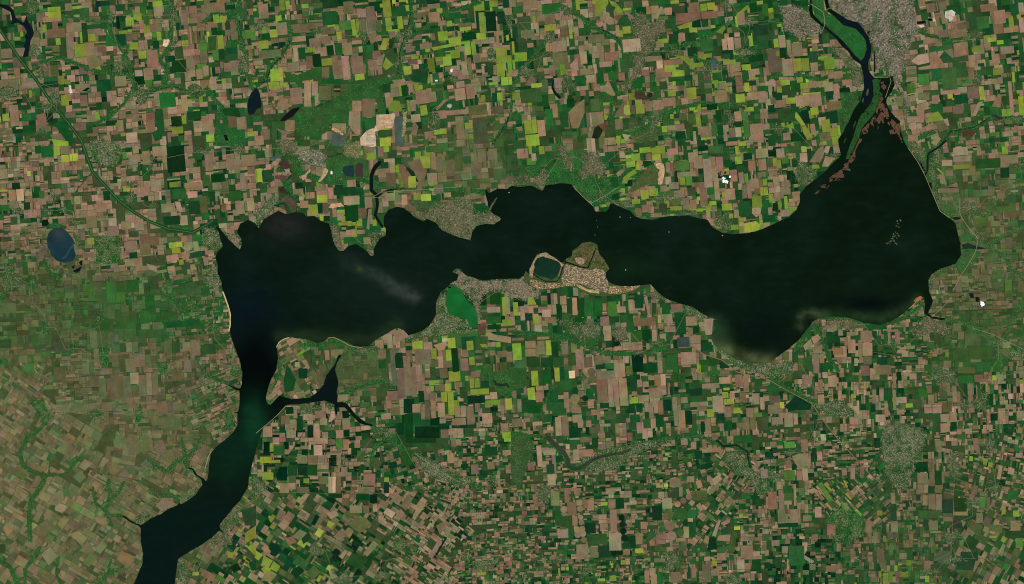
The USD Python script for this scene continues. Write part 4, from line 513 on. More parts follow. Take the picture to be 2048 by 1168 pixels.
(2, 2): '''y 10 80 50 190;p 95 100 130 165;y :125,40 170,40 195,100 125,105;d 105 170 165 230;y 170 190 220 250;P 240 140 310 200;t 260 200 350 250;p 385 30 435 100;p 400 105 440 165;d 440 50 478 170;p 482 45 520 185;d 527 50 575 200;g 580 50 650 190;g 655 60 720 190;p 725 90 755 150;g 760 75 840 190;p 840 115 910 165;p 930 60 975 150;p :1055,40 1080,30 1110,190 1090,195;g 785 195 860 245;g 865 180 970 240;b 975 205 1150 270;p 870 245 915 280;g 920 230 975 330;b 705 195 778 270;p 735 270 795 390;b 600 215 655 270;d 980 20 1050 130;p 1235 175 1285 265;p 1220 275 1308 320;p 1270 95 1365 160;p 1390 195 1480 270;g 1300 170 1390 340;P :1530,240 1610,210 1600,340 1550,345;p 1405 285 1445 345;d 1450 260 1495 330;d 1510 400 1600 470;p 1420 345 1510 410;p 1435 412 1520 470;s 1320 360 1420 440;p 1350 480 1470 580;p 1120 300 1160 395;d 1040 300 1110 380;p 0 365 95 390;p 200 355 300 380;y 5 410 75 545;p 105 390 190 450;p 105 455 190 515;y 270 385 315 505;t 205 390 262 500;d 318 400 370 520;t 395 395 450 500;p 510 455 575 620;o 450 500 508 590;d 230 520 328 600;g 333 510 410 600;d 130 520 225 600;g 20 545 110 610;y 155 630 210 750;y 340 605 380 715;d 240 620 310 735;d 310 620 342 700;d 383 600 420 700;w 455 630 505 690;b 570 520 640 600;P :640,505 650,505 660,595 645,600;b 660 510 725 580;b 728 510 790 570;p 820 565 905 680;b 680 630 820 700;b 680 705 765 880;p 768 700 810 920;p 813 700 855 915;p 860 690 925 910;g 745 570 815 615;o 910 590 965 660;d 910 670 995 790;d 1050 570 1085 650;d 1088 565 1165 640;p 1165 550 1205 650;p 1140 660 1185 750;p 1188 655 1230 750;p 1090 670 1138 705;p 1000 700 1040 760;p 1045 715 1095 760;d 1095 705 1140 745;p 1095 765 1200 850;p 1010 825 1095 880;p 958 795 1000 830;y 950 840 1010 890;y :120,770 180,760 190,865 130,860;p 190 750 290 785;b 190 800 245 880;g 370 705 480 785;g 300 790 370 880;p 415 800 455 930;d @505 790 27;t @505 855 38;b @635 640 32;o @645 695 33;d @585 850 24;p :475,930 490,900 520,895 550,920 555,970 480,970;b 530 790 580 840;p 605 870 655 930;d 705 885 785 930;p 345 1000 395 1150;b 398 995 455 1150;p 485 980 560 1045;P 525 1020 570 1085;t 620 1080 670 1130;p @710 1140 25;g 750 950 830 1020;d 930 895 990 970;d 993 890 1045 960;p 1060 880 1095 960;p 1135 870 1170 970;p 1173 865 1210 980;p 1100 880 1130 1010;p 1110 1012 1150 1090;d 1212 860 1275 950;p 1282 840 1320 950;p 1335 945 1385 1090;g 1050 1015 1110 1090;d 1150 985 1215 1080;p 1300 990 1332 1070;y 1480 580 1510 645;p 1445 655 1482 705;p 1485 650 1520 705;p 1605 830 1690 960;y 1695 855 1780 900;y 1560 840 1600 870;y 1560 935 1615 1000;y 1770 925 1830 970;y 1680 800 1730 850;p 1700 920 1755 1000;p 1425 880 1570 915;p 1350 840 1405 890;p 1545 1010 1590 1110;p 1593 1005 1630 1070;d 1635 970 1700 1030;d 1510 1035 1542 1120;g 1270 660 1375 720;g 1560 630 1665 665;p 1655 680 1750 735;p 1850 670 1895 800;b 1785 660 1845 760;t 1820 790 1870 880;p 1920 810 1980 900;p 1985 840 2020 940;d 1385 950 1440 1060;t 1845 1010 1900 1100;t 1905 1000 1950 1100;o 1960 1000 2048 1100;d 1695 1030 1760 1110;g 320 880 430 990;d 460 1080 550 1168;d 590 1080 620 1140;g 120 900 240 970;p 250 900 275 960;b 0 1010 80 1080;d 790 30 850 100;d 490 210 590 260;o 400 170 460 240;g 950 310 1040 400;p 870 400 970 450;p 820 430 980 465;p 1075 410 1100 460;g 550 370 680 430;g 840 480 950 510;p 890 510 935 570;o 660 870 680 940;g 590 770 650 860;b 415 530 450 580;g 420 620 470 700;p 1060 500 1080 600;d 1030 670 1085 715;g 1210 840 1290 870;d 1420 770 1520 830;p 1520 730 1660 770;t 1650 620 1740 670;d 1660 560 1740 610;p 1160 480 1195 560;d 960 500 1050 640''',
(3, 2): '''p 740 310 830 400;p 755 405 835 510;b 720 400 752 520;b 760 515 830 580;d 838 310 870 370;p 960 305 980 420;p 1015 310 1055 420;g 925 310 955 420;d 870 520 955 580;b 862 585 985 660;b 740 585 810 670;p 815 610 855 665;p :280,430 340,375 360,420 300,470;p :345,370 400,335 425,370 370,420;d 470 350 575 410;g :285,530 350,500 365,650 280,600;p 362 490 410 650;p 360 450 430 488;p 415 490 450 570;p 640 380 700 490;b 520 445 600 500;p 530 500 600 525;p 1480 250 1545 315;d 1548 270 1590 310;p 1520 318 1570 380;o 1575 330 1700 430;g 1620 435 1790 540;g 1480 445 1615 560;y 480 620 495 665;y 630 545 640 605;p 270 660 350 740;y 95 880 130 935;p 120 812 155 865;b 10 830 100 890;t 0 900 85 975;d :130,920 230,820 350,890 340,940 180,950;p 130 970 200 1080;p 205 970 240 1060;y 665 815 705 850;y 780 735 800 770;y 725 650 740 730;p 833 780 865 890;p 890 780 925 870;d 925 770 960 870;d 965 770 995 960;p 998 780 1025 940;y 990 845 1012 880;p 1020 840 1110 890;d 1110 760 1190 790;d 1028 640 1068 710;p 1000 650 1025 770;p :1070,700 1090,645 1118,640 1110,700;p 1130 650 1190 700;y 1100 890 1160 925;p 1030 940 1090 980;p 930 890 962 1000;g 1200 770 1275 830;b 1280 820 1330 900;o 1370 760 1430 860;b 1475 750 1510 880;p 1250 900 1310 970;p 1315 900 1390 970;p 1380 975 1450 1040;p 1453 960 1510 1040;p 1380 1050 1455 1120;o 1395 880 1470 960;g 1520 670 1645 730;b 1650 660 1750 720;y 1795 665 1835 710;p 1840 660 1885 710;y 2010 700 2048 735;y 1740 730 1760 800;d 1570 740 1598 860;p 1602 740 1640 870;p 1840 930 1900 1020;d 1780 970 1835 1030;p 1990 950 2048 1010;p 1960 520 2020 545;b :1860,460 1940,450 1920,520 1860,490;d 1940 470 1970 510;p 2000 600 2048 630;y 1280 500 1310 530;y 1420 480 1445 520;p 1200 540 1260 580;p 1405 550 1465 605;d 1460 1040 1505 1100;g 0 740 90 820;p 700 290 760 310;p 630 320 700 350;p 560 300 600 350;g 770 260 950 300;p 430 220 460 270;p 500 260 550 310;p 470 290 530 320;p 690 530 720 590;p 610 360 640 430;g 1120 320 1180 370;p 1130 480 1170 520;p 1070 470 1125 520;p 1050 440 1130 460;d 1180 470 1280 490;p 1240 340 1280 390;d 600 310 660 350;p 30 1000 120 1060;d 240 1000 270 1060;p 860 980 940 1040;d 820 900 860 960;p 690 910 730 980;p 400 820 450 900;d 310 760 350 820;p 480 670 550 760;d 290 700 300 690;g 440 560 520 640;d 410 570 440 640;d 370 660 400 720;p 400 700 440 780;t 1520 600 1660 650;g 1660 560 1780 640;g 1800 560 1860 640;p 1880 400 1940 450;g 1960 300 2040 360''',
(0, 3): '''p :430,450 500,400 510,490 460,540 380,530;p :445,510 540,550 500,600 440,580;P :345,620 380,565 430,590 395,660;p :460,690 510,620 555,650 500,730;p :530,680 570,640 650,690 610,730;d :500,400 550,420 510,500 480,480;b :730,180 780,100 830,130 780,200;p :790,220 830,150 870,180 820,240;p :630,230 680,165 730,210 680,260;g :370,170 400,105 445,150 420,190;p :310,250 360,185 400,210 350,270;b :930,970 970,900 1080,950 1060,1030 1000,1020;l :660,1000 720,920 780,960 710,1030;b :930,330 990,240 1040,290 980,360;y :1960,760 2048,700 2048,790 1960,850;y :1980,880 2010,840 2048,870 2048,950;y 1820 915 1870 960;y 1540 1070 1590 1100;p :430,300 490,240 520,270 470,300;p :320,170 370,110 400,140 360,180;t :200,240 260,180 310,220 270,270;p :450,100 510,20 580,70 520,140;t :860,260 930,200 970,250 900,310;o :580,310 640,260 690,310 640,360;g :560,620 600,590 640,610 600,640;o :250,740 380,640 450,720 340,800;t :720,280 780,230 800,260 740,310;p :300,470 340,420 410,460 380,520;p :70,430 110,390 220,460 180,510;p :260,650 330,560 350,580 300,680;p :20,720 80,660 120,720 60,790;p :60,860 130,820 140,890 80,930;k :-20,850 45,850 40,920 -20,930;p :-10,1130 60,1030 100,1060 40,1168;p :130,1040 180,1020 190,1110 140,1120;p :210,1050 260,1000 320,1040 290,1100;p :360,1110 400,1060 440,1120 390,1168;t :330,930 400,870 460,950 390,1020;o :520,850 580,800 640,870 590,910;p :640,900 700,830 750,870 700,930;t :760,880 820,820 860,860 800,930;t :560,770 620,740 700,800 650,860;p :740,640 790,680 860,700 850,640 770,630;t :960,400 1020,380 1060,440 1000,470;p :1150,450 1200,420 1230,470 1180,490;p :1250,540 1300,480 1380,480 1400,530 1290,590;o :1120,210 1180,160 1210,210 1160,250;t :1310,100 1380,90 1400,160 1330,180;t :1230,30 1300,10 1340,120 1250,130;t :1100,40 1210,0 1230,100 1120,110;b :900,10 1000,0 1010,90 920,80;t :1010,50 1100,30 1120,120 1030,140;p :1480,50 1530,40 1550,80 1500,100;b :1550,110 1640,70 1660,140 1600,170;b 620 1030 690 1070;g :1930,580 2048,540 2048,700 1960,700;d :1990,1000 2048,960 2048,1060 2010,1060;k :1840,1030 1900,1000 1930,1050 1870,1080;p :1900,600 1930,590 1960,620 1920,640''',
(1, 3): '''y 30 150 120 200;y 122 175 195 200;y 50 275 140 335;y 380 322 425 360;g 255 215 332 300;d 336 230 410 300;g 414 210 490 300;d 165 230 250 340;p 465 55 530 140;p 470 0 575 48;k 505 92 575 115;p 578 10 635 55;g 637 0 693 90;p 697 10 745 90;k 365 90 415 135;p 520 215 570 250;p 645 130 680 220;p 680 230 730 300;p 190 370 265 440;p 578 310 607 440;P 610 310 638 440;t 330 390 425 440;k 430 398 495 440;t 500 305 572 370;b 642 310 680 440;t 815 390 950 440;d 800 445 905 500;k 908 450 970 520;p 935 530 970 590;p 860 285 955 380;p 860 255 925 282;t 414 135 488 205;p 492 135 570 200;t 330 140 410 205;g 1024 275 1064 310;y 1024 315 1064 350;d 1024 355 1064 440;y :0,900 55,935 20,980 -10,960;y :60,940 135,980 100,1040 45,1010;y :140,985 195,1025 165,1075 110,1045;y :40,1045 90,1015 120,1055 70,1090;p :40,1140 100,1050 170,1090 120,1150;P :175,700 210,660 265,690 220,740;y :470,770 500,720 545,745 510,800;y :565,700 580,660 630,685 600,720;t :290,790 350,730 410,760 350,820;t :700,770 730,720 780,750 750,800;b :160,640 190,570 240,590 220,650;d :720,1000 770,920 890,950 840,1050;p :860,920 940,820 980,850 890,950;p :1380,950 1460,810 1490,830 1410,965;k :1420,955 1520,790 1530,795 1435,960;p :1250,640 1280,570 1310,600 1270,660;t :1080,500 1110,450 1170,480 1140,540;k :600,920 640,880 680,910 650,950;p :665,950 710,890 735,905 690,970;y 1770 1070 1830 1100;d 1830 70 1930 140;t 1850 190 1910 250;o :720,680 870,630 930,690 830,760;d :350,780 420,740 440,800 380,850;o :130,760 180,720 210,760 170,800;b :230,800 290,790 330,830 260,860;y :100,650 130,610 155,630 120,680;p :1100,640 1160,570 1190,600 1150,660;p :1290,530 1330,470 1370,500 1330,570;t :1160,540 1210,450 1260,480 1200,580;p :1440,700 1500,670 1520,720 1470,770;b :620,790 690,720 740,770 670,820;k :440,690 480,610 510,630 470,700;p :560,600 640,580 660,620 600,650;d 250 100 330 140;k 60 30 110 120;y 110 40 140 110;p 230 90 300 130;g 140 60 230 140;k 60 215 90 270;P 45 220 70 270;o 260 300 320 360;p 430 305 497 330;t 690 480 740 540;p 700 450 745 490;p 750 540 850 600;b 860 540 905 600;p 980 620 1024 680;d 580 440 690 480;o :700,600 760,570 800,620 730,650;p :330,500 400,440 430,450 360,540;y :320,500 345,465 360,490 340,520;o 810 100 870 190;d 820 220 880 280;d 1200 0 1440 40;p 1600 10 1640 60;b 1560 0 1600 70;p 1530 120 1580 200;o :940,150 1010,190 980,260 930,230;g 1160 100 1250 220;p 1480 190 1530 220;d :620,1080 700,1020 720,1060 660,1110;p :580,1060 660,1110 600,1130;d :280,1070 340,1020 390,1060 320,1130;d :100,880 170,840 210,900 150,950;p :40,880 80,850 110,880 70,915;o :400,1080 460,1020 520,1070 460,1140;y 1900 0 1920 30;y 1985 0 2040 30;d 1640 210 1700 240;y 1640 210 1710 225;p 1720 210 1780 290;d 1780 300 1820 340;l 1590 1090 1670 1105;p 1600 1030 1650 1060''',
(2, 3): '''p 250 90 350 135;p 200 60 240 230;d 275 210 338 285;p 125 195 180 260;p 285 290 350 380;p 490 90 540 180;d 350 140 408 190;b 440 510 515 620;p @415 570 28;p @545 565 25;b @415 605 20;p 482 625 525 700;p @550 635 20;p @555 675 22;g :340,560 395,555 400,620 480,620 500,760 460,890 450,720 350,700;p @515 730 27;p @560 728 25;p @525 772 27;p @567 765 26;b @575 815 22;p 515 850 610 970;p 365 730 450 800;d 585 680 670 765;g 603 770 670 860;o 674 770 760 850;p 785 570 840 755;p 775 760 875 900;k @877 637 25;k @885 690 26;k @890 745 27;k @900 800 28;k @815 918 24;k @863 915 24;d 690 860 788 955;b 620 870 685 960;g 885 835 940 888;p 890 892 945 935;d 1120 540 1200 660;b @1250 615 39;b @1262 703 41;p 1200 480 1280 565;p 1150 770 1230 850;p @1275 785 38;g @1195 690 21;g @1195 733 21;g @1115 785 26;p @1122 837 24;o @1345 755 30;p 1370 710 1415 800;p 1310 800 1390 830;b 1260 325 1350 395;o 1270 400 1330 480;b 1335 390 1365 470;b @1415 470 24;b @1370 500 24;p @1325 530 24;g 1290 560 1400 650;d 830 480 895 565;p 770 490 828 560;p 1030 670 1080 730;b 1030 735 1080 760;y 710 510 765 540;Y 1215 365 1250 395;y 1160 365 1185 395;y 110 405 140 430;y 1225 120 1260 140;y 985 885 1050 920;y 780 1100 835 1145;y 1600 965 1640 1020;Y 1775 705 1825 735;y 1815 605 1850 635;y 370 1040 385 1120;y 430 1030 455 1060;y 790 1000 810 1040;p 1400 305 1460 355;p :1690,520 1740,460 1770,500 1720,540;p :1470,540 1500,515 1535,570 1510,590;p :1480,630 1510,595 1560,630 1530,670;d :1560,900 1580,790 1630,800 1640,890;p :1530,830 1550,780 1590,800 1570,850;p :1640,820 1650,780 1750,770 1740,830;p :1670,680 1750,640 1740,680 1690,700;p :1600,780 1650,650 1670,660 1630,790;d :1670,740 1720,700 1740,750 1680,780;p 1640 920 1710 980;P 1800 970 1860 1070;b 1862 1000 1910 1060;d 1920 970 1990 1050;p 1610 1045 1660 1100;p 1930 905 1985 945;b 1380 1050 1400 1130;d 1405 1030 1430 1120;t 1520 1010 1590 1120;b 1440 1040 1475 1120;p 1270 1070 1350 1160;g 1160 1070 1210 1168;d :1480,250 1480,220 1620,190 1560,250;d 1460 100 1520 170;p 1990 250 2048 320;p 1100 1040 1150 1100;p 1060 1060 1100 1160;p 1110 1090 1160 1168;b 1520 10 1555 90;p 1430 30 1475 90;p 320 90 350 280;p 420 400 460 520;p 310 430 380 540;p 515 490 565 540;b 570 490 605 560;p 600 495 655 580;p 520 50 560 90;d 640 0 690 70;p 430 50 460 90;o :250,100 320,90 330,140 250,140;p 590 100 655 150;g 950 260 1010 330;p 1170 430 1220 480;b 500 400 555 440;p 750 400 825 440;d 940 780 990 880;d 990 660 1030 720;p 985 760 1045 850;g 1405 570 1470 640;p 1405 630 1450 670;o 1440 420 1560 500;g 1420 650 1470 790;p 1560 300 1590 350;p :1600,330 1660,290 1680,330 1620,380;p :1570,420 1640,360 1660,390 1600,450;p :1570,340 1600,310 1620,370 1600,390;g :1630,880 1750,860 1700,920 1640,915;o :1720,920 1760,750 1800,760 1780,910;p 1830 860 1930 960;g 1935 850 1985 880''',
(3, 3): '''b :190,150 240,125 340,120 345,220 240,240;p 140 185 188 240;l 130 260 215 340;d 350 80 390 170;p 275 240 320 340;p 230 260 272 340;p 590 240 630 300;p 735 225 770 320;p 660 240 695 330;d 1170 190 1280 270;t 1290 200 1330 380;d 1335 260 1390 378;b 1195 280 1280 365;p 1195 370 1240 440;p 1243 370 1280 440;d 1285 385 1335 440;t 1340 385 1390 440;b 1282 450 1340 575;p 1345 450 1390 575;p 1240 455 1278 540;d 1395 490 1480 600;g 1200 580 1370 640;k 1490 480 1590 590;p 985 460 1020 520;d 985 530 1030 665;p 985 680 1040 755;t 78 570 140 670;t 175 570 240 660;d 80 680 240 715;p 280 620 350 665;p 375 550 428 635;d 290 710 385 760;g 165 860 290 1020;P :250,940 300,840 315,895 290,935 370,985 350,1005;p 110 865 160 920;p 350 770 400 820;y 870 580 915 620;y 920 780 945 830;l 965 860 1000 940;y 1060 1070 1110 1115;l 1690 470 1740 560;b 1745 470 1775 570;p 1670 570 1725 592;b 1665 600 1720 680;o :1590,710 1610,655 1720,700 1690,780;p :1540,780 1570,730 1620,760 1580,810;d :1560,860 1610,770 1690,830 1640,900;y 1770 780 1830 800;y :1860,820 1880,780 1910,800 1890,840;p :1840,920 1880,840 1900,860 1870,950;d 1540 910 1680 980;b :1280,870 1300,790 1330,800 1310,880;b :860,890 920,880 950,1060 900,1040;p 1050 920 1110 970;g 1010 920 1050 980;y :1720,170 1755,170 1750,220 1720,210;y 1760 195 1800 235;y 1610 145 1640 185;p 1980 120 2010 160;b :1630,0 1680,0 1700,140 1660,110;t 1340 20 1390 100;g 1180 110 1230 180;l :400,370 430,350 520,500 480,510;Y :600,340 620,340 640,395 625,395;y :580,510 600,510 640,585 620,590;p :300,420 370,400 420,430 350,445;y 230 770 285 785;p 85 415 125 560;p 205 370 225 545;g 120 380 195 440;g 130 440 200 500;b 0 430 70 570;l 130 30 215 80;p 265 10 320 110;p 390 110 435 180;p 470 690 540 780;p 780 660 830 760;d 910 690 945 770;b 1290 660 1360 740;d 1250 650 1285 740;o :1470,670 1540,640 1560,720 1480,720;l 1530 815 1565 860;p 1250 980 1300 1050;o :1340,950 1370,900 1460,900 1450,1010 1360,1000;d :1540,990 1660,980 1640,1060 1500,1050;p :1690,980 1730,900 1760,920 1720,1010;y 1870 560 1900 610;y 1960 580 2010 630;g 1880 590 1950 630;o :1760,690 1880,700 1870,760 1770,740;d 1900 740 2048 800;l 1980 800 2040 880;p 1940 660 2020 750;o 1860 630 1980 680;p 1480 570 1600 620;p :1600,500 1650,380 1680,390 1640,490;p 1840 220 1870 330;g 1920 420 2000 490;p 1920 240 1970 290;g 1960 360 2020 400;b 1020 1070 1050 1150;y 920 1080 960 1168;l 965 1070 1000 1150;g 780 1100 810 1168;p 800 1090 860 1110;b 460 1020 560 1070;p 150 970 170 1060;d 60 960 110 1040;d 330 1080 360 1168;d 640 1090 700 1150;p 180 710 190 750;b 800 950 840 990;o 1520 480 1540 500;d 1230 540 1240 570''',
}
MANUAL = []
def district(x, y):
    return ANCH[int(np.argmin((ANXY[:, 0] - x) ** 2 + (ANXY[:, 1] - y) ** 2))]
rngF = np.random.default_rng(21)
for (tx, ty), text in SHEETS.items():
    for q in text.replace('\n', '').split(';'):
        c, rest = q.strip().split(' ', 1)
        ox, oy = tx * 512, ty * 292
        if rest[0] == ':':
            g = Polygon([(ox + a / 4, oy + b / 4) for a, b in S(rest[1:])])
        elif rest[0] == '@':
            a, b, r = map(float, rest[1:].split())
            g = Point(ox + a / 4, oy + b / 4).buffer(r / 4, quad_segs=8)
        else:
            a, b, a2, b2 = map(float, rest.split())
            g = sbox(ox + a / 4 + .12, oy + b / 4 + .12, ox + a2 / 4 - .12, oy + b2 / 4 - .12)
            ang = district(ox + (a + a2) / 8, oy + (b + b2) / 8)[2]
            if abs(ang) < 12: g = affinity.rotate(g, ang)
            p = np.array(g.exterior.coords)[:-1]; p += rngF.uniform(-.35, .35, p.shape); g = Polygon(p)
        MANUAL.append((g.buffer(0), c))
# ------------------------------------------------------------------ special sites
Z1 = lambda s: [(640 + x * .10274, 180 + y * .10274) for x, y in S(s)]
DZ = lambda s: [(1600 + x * .22258, 140 + y * .22258) for x, y in S(s)]
rngS = np.random.default_rng(8)
# name, category, label, [(part, plan, colour, material)], ridges: (plan, n, angle, colours)
SITES = [
 ('open_pit_mine', 'mine', 'upper cream and orange open pit mine with ridged floor', blob(Z1('1095,480 1380,465 1440,440 1470,480 1450,560 1410,740 1250,745 1130,785 1080,760 1060,735 1095,660'), .5, 3, 201), (180, 152, 119), 'w', 9),
 ('open_pit_mine', 'mine', 'lower whitish open pit mine, stepped below the orange slope', blob(Z1('1130,780 1060,820 1085,900 1090,1090 1020,1110 790,1080 780,930 830,880 900,800 1030,740'), .5, 3, 202), (184, 164, 138), 'w', 9),
 ('spoil_field', 'spoil heaps', 'speckled sandy spoil heaps left of the lower mine', blob(Z1('500,1120 640,1030 780,1000 800,1100 790,1280 700,1320 520,1290 470,1210'), .8, 3, 203), (128, 120, 84), 's', 0),
 ('spoil_bank', 'spoil bank', 'thin orange bank along the lower edge of a bare field beside the grey ash field', blob(Z1('230,740 270,735 370,780 460,850 450,880 330,830 225,775'), .2, 3, 204), (196, 152, 108), 'w', 0),
 ('spoil_strip', 'spoil strip', 'pale speckled strip running down the right side of the mine', blob(Z1('1620,440 1685,430 1680,600 1660,800 1620,900 1590,900 1620,700'), .5, 3, 205), (140, 125, 92), 's', 0),
 ('open_quarry', 'quarry', 'cream and rust quarry face beside a green hillside, north of the wide bay', blob(T(2, 1, '1150,142 1180,135 1215,145 1222,200 1210,262 1195,310 1165,305 1175,250 1168,220 1185,190 1150,170'), .5, 3, 206), (184, 152, 116), 'w', 4),
 ('open_quarry', 'quarry', 'small cream quarry in the upper left between green fields', blob(T(0, 0, '1310,316 1355,312 1358,340 1330,375 1303,368'), .4, 3, 207), (220, 184, 150), 'w', 4),
 ('open_quarry', 'quarry', 'white quarry round a black pond, top right', blob(T(3, 0, '1418,92 1470,78 1500,100 1475,165 1450,172 1445,150 1415,140'), .5, 2.5, 208), (186, 178, 162), 'w', 3),
 ('quarry_bank', 'quarry', 'pale quarry bank under the ragged black pond, right of the great town', blob(T(3, 0, '1200,200 1245,196 1255,215 1215,222'), .3, 2.5, 209), (196, 176, 158), 'w', 0),
 ('quarry_bank', 'quarry', 'pale quarry bank between the two black ponds, right of the great town', blob(T(3, 0, '1280,140 1335,148 1345,165 1320,175 1318,148'), .3, 2.5, 210), (190, 170, 150), 'w', 0),
 ('spoil_heap', 'spoil heap', 'pink two armed bare heap on the left bank south of the works town', blob(MQ('560,565 620,535 690,465 695,500 640,545 630,600 590,625'), .5, 2.5, 211), (170, 132, 106), 'w', 2),
 ('spoil_heap', 'spoil heap', 'long cream ridge heap slanting down beside the works town', blob(MQ('870,465 900,450 940,485 920,540 870,600 820,645 790,640 830,590 860,530'), .6, 2.5, 212), (172, 144, 108), 'w', 3),
 ('spoil_heap', 'spoil heap', 'orange cream heap among the fields of the middle north headland', blob(MQ('950,1000 975,945 1060,940 1110,930 1155,980 1060,990 1000,1008'), .5, 2.5, 213), (190, 152, 120), 'w', 2),
 ('white_heap', 'white heap', 'tiny bright white heap in the meadow left of the twin settling ponds', blob(MQ('968,500 990,488 1000,540 972,540'), .2, 2, 214), (200, 204, 198), 'w', 0),
 ('white_heap', 'white heap', 'tiny bright white patch in the green fields above the mine, left one', blob(T(1, 0, '1432,640 1455,638 1455,650 1432,652'), .2, 2, 215), (214, 214, 206), 'w', 0),
 ('white_heap', 'white heap', 'small pale hatched patch in the fields right of the mine', oval(899, 212, 4, 3.4, 20, .2, 20, 216), (176, 180, 166), 's', 0),
 ('white_heap', 'white heap', 'tiny bright white patch in the green fields above the mine, upper right one', oval(903, 141, 2.6, 3.6, 0, .2, 18, 217), (206, 208, 198), 'w', 0),
 ('white_works', 'works', 'tiny white works beside the pond and yellow fields, upper left', blob(T(0, 0, '552,688 566,684 576,745 560,750'), .3, 2, 218), (206, 196, 184), 's', 0),
 ('tailings_basin', 'tailings basin', 'dark brown tailings basin at the head of the marsh', blob(MQ('255,395 330,335 405,405 420,445 380,465 285,472'), .6, 2.5, 219), (62, 48, 44), 's', 0),
 ('mud_flat', 'mud flat', 'pale mud fan above the tailings basin', blob(MQ('165,375 250,315 290,330 240,410 185,415'), .4, 2.5, 230), (140, 116, 96), 's', 0),
 ('marsh', 'marsh', 'upper brown marsh inside the stream loop', blob(MQ('205,560 240,545 400,540 380,575 330,605 260,608 215,600'), .7, 2.5, 220), (92, 62, 54), 's', 0),
 ('marsh', 'marsh', 'pale sandy band of the stream loop above the brown marsh', blob(MQ('235,520 420,512 425,535 395,560 375,545 240,548'), .3, 2.5, 231), (146, 118, 104), 's', 0),
 ('marsh', 'marsh', 'large purple brown marsh at the mouth of the stream', unary_union([blob(MQ('290,865 345,850 440,885 495,950 490,1055 440,1050 430,980 380,920 300,905'), .7, 2.5, 221), blob(MQ('280,960 325,965 352,1030 300,1020'), .5, 2.5, 222)]), (90, 64, 58), 's', 0),
 ('marsh', 'marsh', 'dark wet marsh with pools below the stream loop', blob(MQ('265,735 300,725 390,780 385,815 330,800 280,780'), .7, 2.5, 223), (50, 42, 38), 's', 0),
 ('marsh', 'marsh', 'small reddish brown marsh below the emerald lake', blob(T(1, 2, '1775,265 1830,240 1850,270 1830,320 1790,340 1770,300'), .7, 2.5, 224), (92, 66, 54), 's', 0),
 ('marsh', 'marsh', 'reddish brown reed marsh at the head of the olive pond', blob(T(2, 0, '690,1000 770,975 760,1010 735,1060 725,1040'), .5, 2.5, 225), (96, 66, 48), 's', 0),
 ('burnt_patch', 'burnt ground', 'dark brown burnt patch below the valley town', blob(T(2, 0, '985,740 1060,735 1075,780 1020,800 980,775'), .7, 2.5, 226), (66, 50, 44), 's', 0),
 ('marsh', 'marsh', 'dark reddish marsh in the valley right of the delta', blob(T(3, 0, '1540,1045 1620,1035 1665,1050 1640,1090 1560,1100'), .7, 2.5, 227), (72, 56, 40), 's', 0),
 ('sand_bar', 'sand bar', 'small orange sand bar in the mouth of the south east inlet', blob(T(3, 2, '1165,72 1190,45 1220,32 1235,40 1215,65 1180,80'), .4, 2, 228), (146, 96, 62), 'z', 0),
 ('steppe_hill', 'hillside', 'olive green bare hillside left of the cream quarry', blob(T(2, 1, '1060,195 1140,150 1170,190 1165,300 1080,310 960,370 930,360 1000,270'), .8, 4, 229), (70, 84, 46), 's', 0),
 ('purple_stain', 'dry flat', 'mauve grey dry flat on the left shore of the round blue lake', blob(T(0, 1, '340,760 370,790 380,860 340,900 300,940 290,870 320,820'), .6, 3, 232), (94, 84, 68), 's', 0),
]
# the brown peninsula round the cooling pond
PEN = [('ring_dike', 'pale ring dike round the cooling pond', blob(NPP('262,560 275,450 315,365 375,280 450,240 525,265 625,325 705,385 745,410 720,440 690,420 655,372 560,332 440,302 372,322 332,400 342,445 320,500 300,560'), .6, 2.2, 240), (150, 126, 98)),
       ('works_flat', None, blob(NPP('745,400 830,412 960,452 1060,472 1110,480 1150,455 1250,470 1310,520 1335,620 1345,690 1320,790 1200,760 1040,700 960,660 900,660 760,650 700,640 715,560 740,470'), .7, 3, 241), (122, 108, 86)),
       ('sand_flat', None, blob(NPP('282,600 330,610 480,660 650,655 720,650 900,665 880,690 760,695 560,735 400,742 300,700 270,650'), .6, 3, 242), (136, 110, 78)),
       ('dune', 'bright cream dune ridges left of the peninsula root', blob(NPP('285,655 350,640 470,660 475,700 380,712 300,690'), .6, 2.5, 243), (178, 152, 104)),
       ('dune', 'bright cream dune ridges right of the peninsula root', blob(NPP('905,670 960,690 1060,740 1210,760 1220,795 1100,790 1040,765 960,725 915,705'), .6, 2.5, 244), (178, 152, 104)),
       ('salt_flat', 'pinkish bare flat left of the angled canal', blob(NPP('885,320 960,300 1015,325 1015,385 960,410 905,375'), .5, 2.5, 246), (158, 128, 104)),
       ('marsh_flat', None, blob(NPP('985,110 1080,100 1150,125 1165,200 1110,330 1070,440 1010,425 880,395 780,355 830,320 850,230 940,190'), .8, 3, 245), (74, 76, 44)),
       ('marsh_flat', None, blob(NPP('1180,160 1225,260 1300,330 1380,450 1430,560 1400,660 1350,640 1330,530 1260,460 1150,440 1085,470 1130,340'), .8, 3, 247), (66, 80, 44)),
       ('sand_spit', 'long orange brown sand spit to the right', blob(NPP('1350,700 1480,705 1700,690 1790,680 1700,745 1560,790 1400,805 1340,800'), .6, 3, 248), (150, 116, 80))]
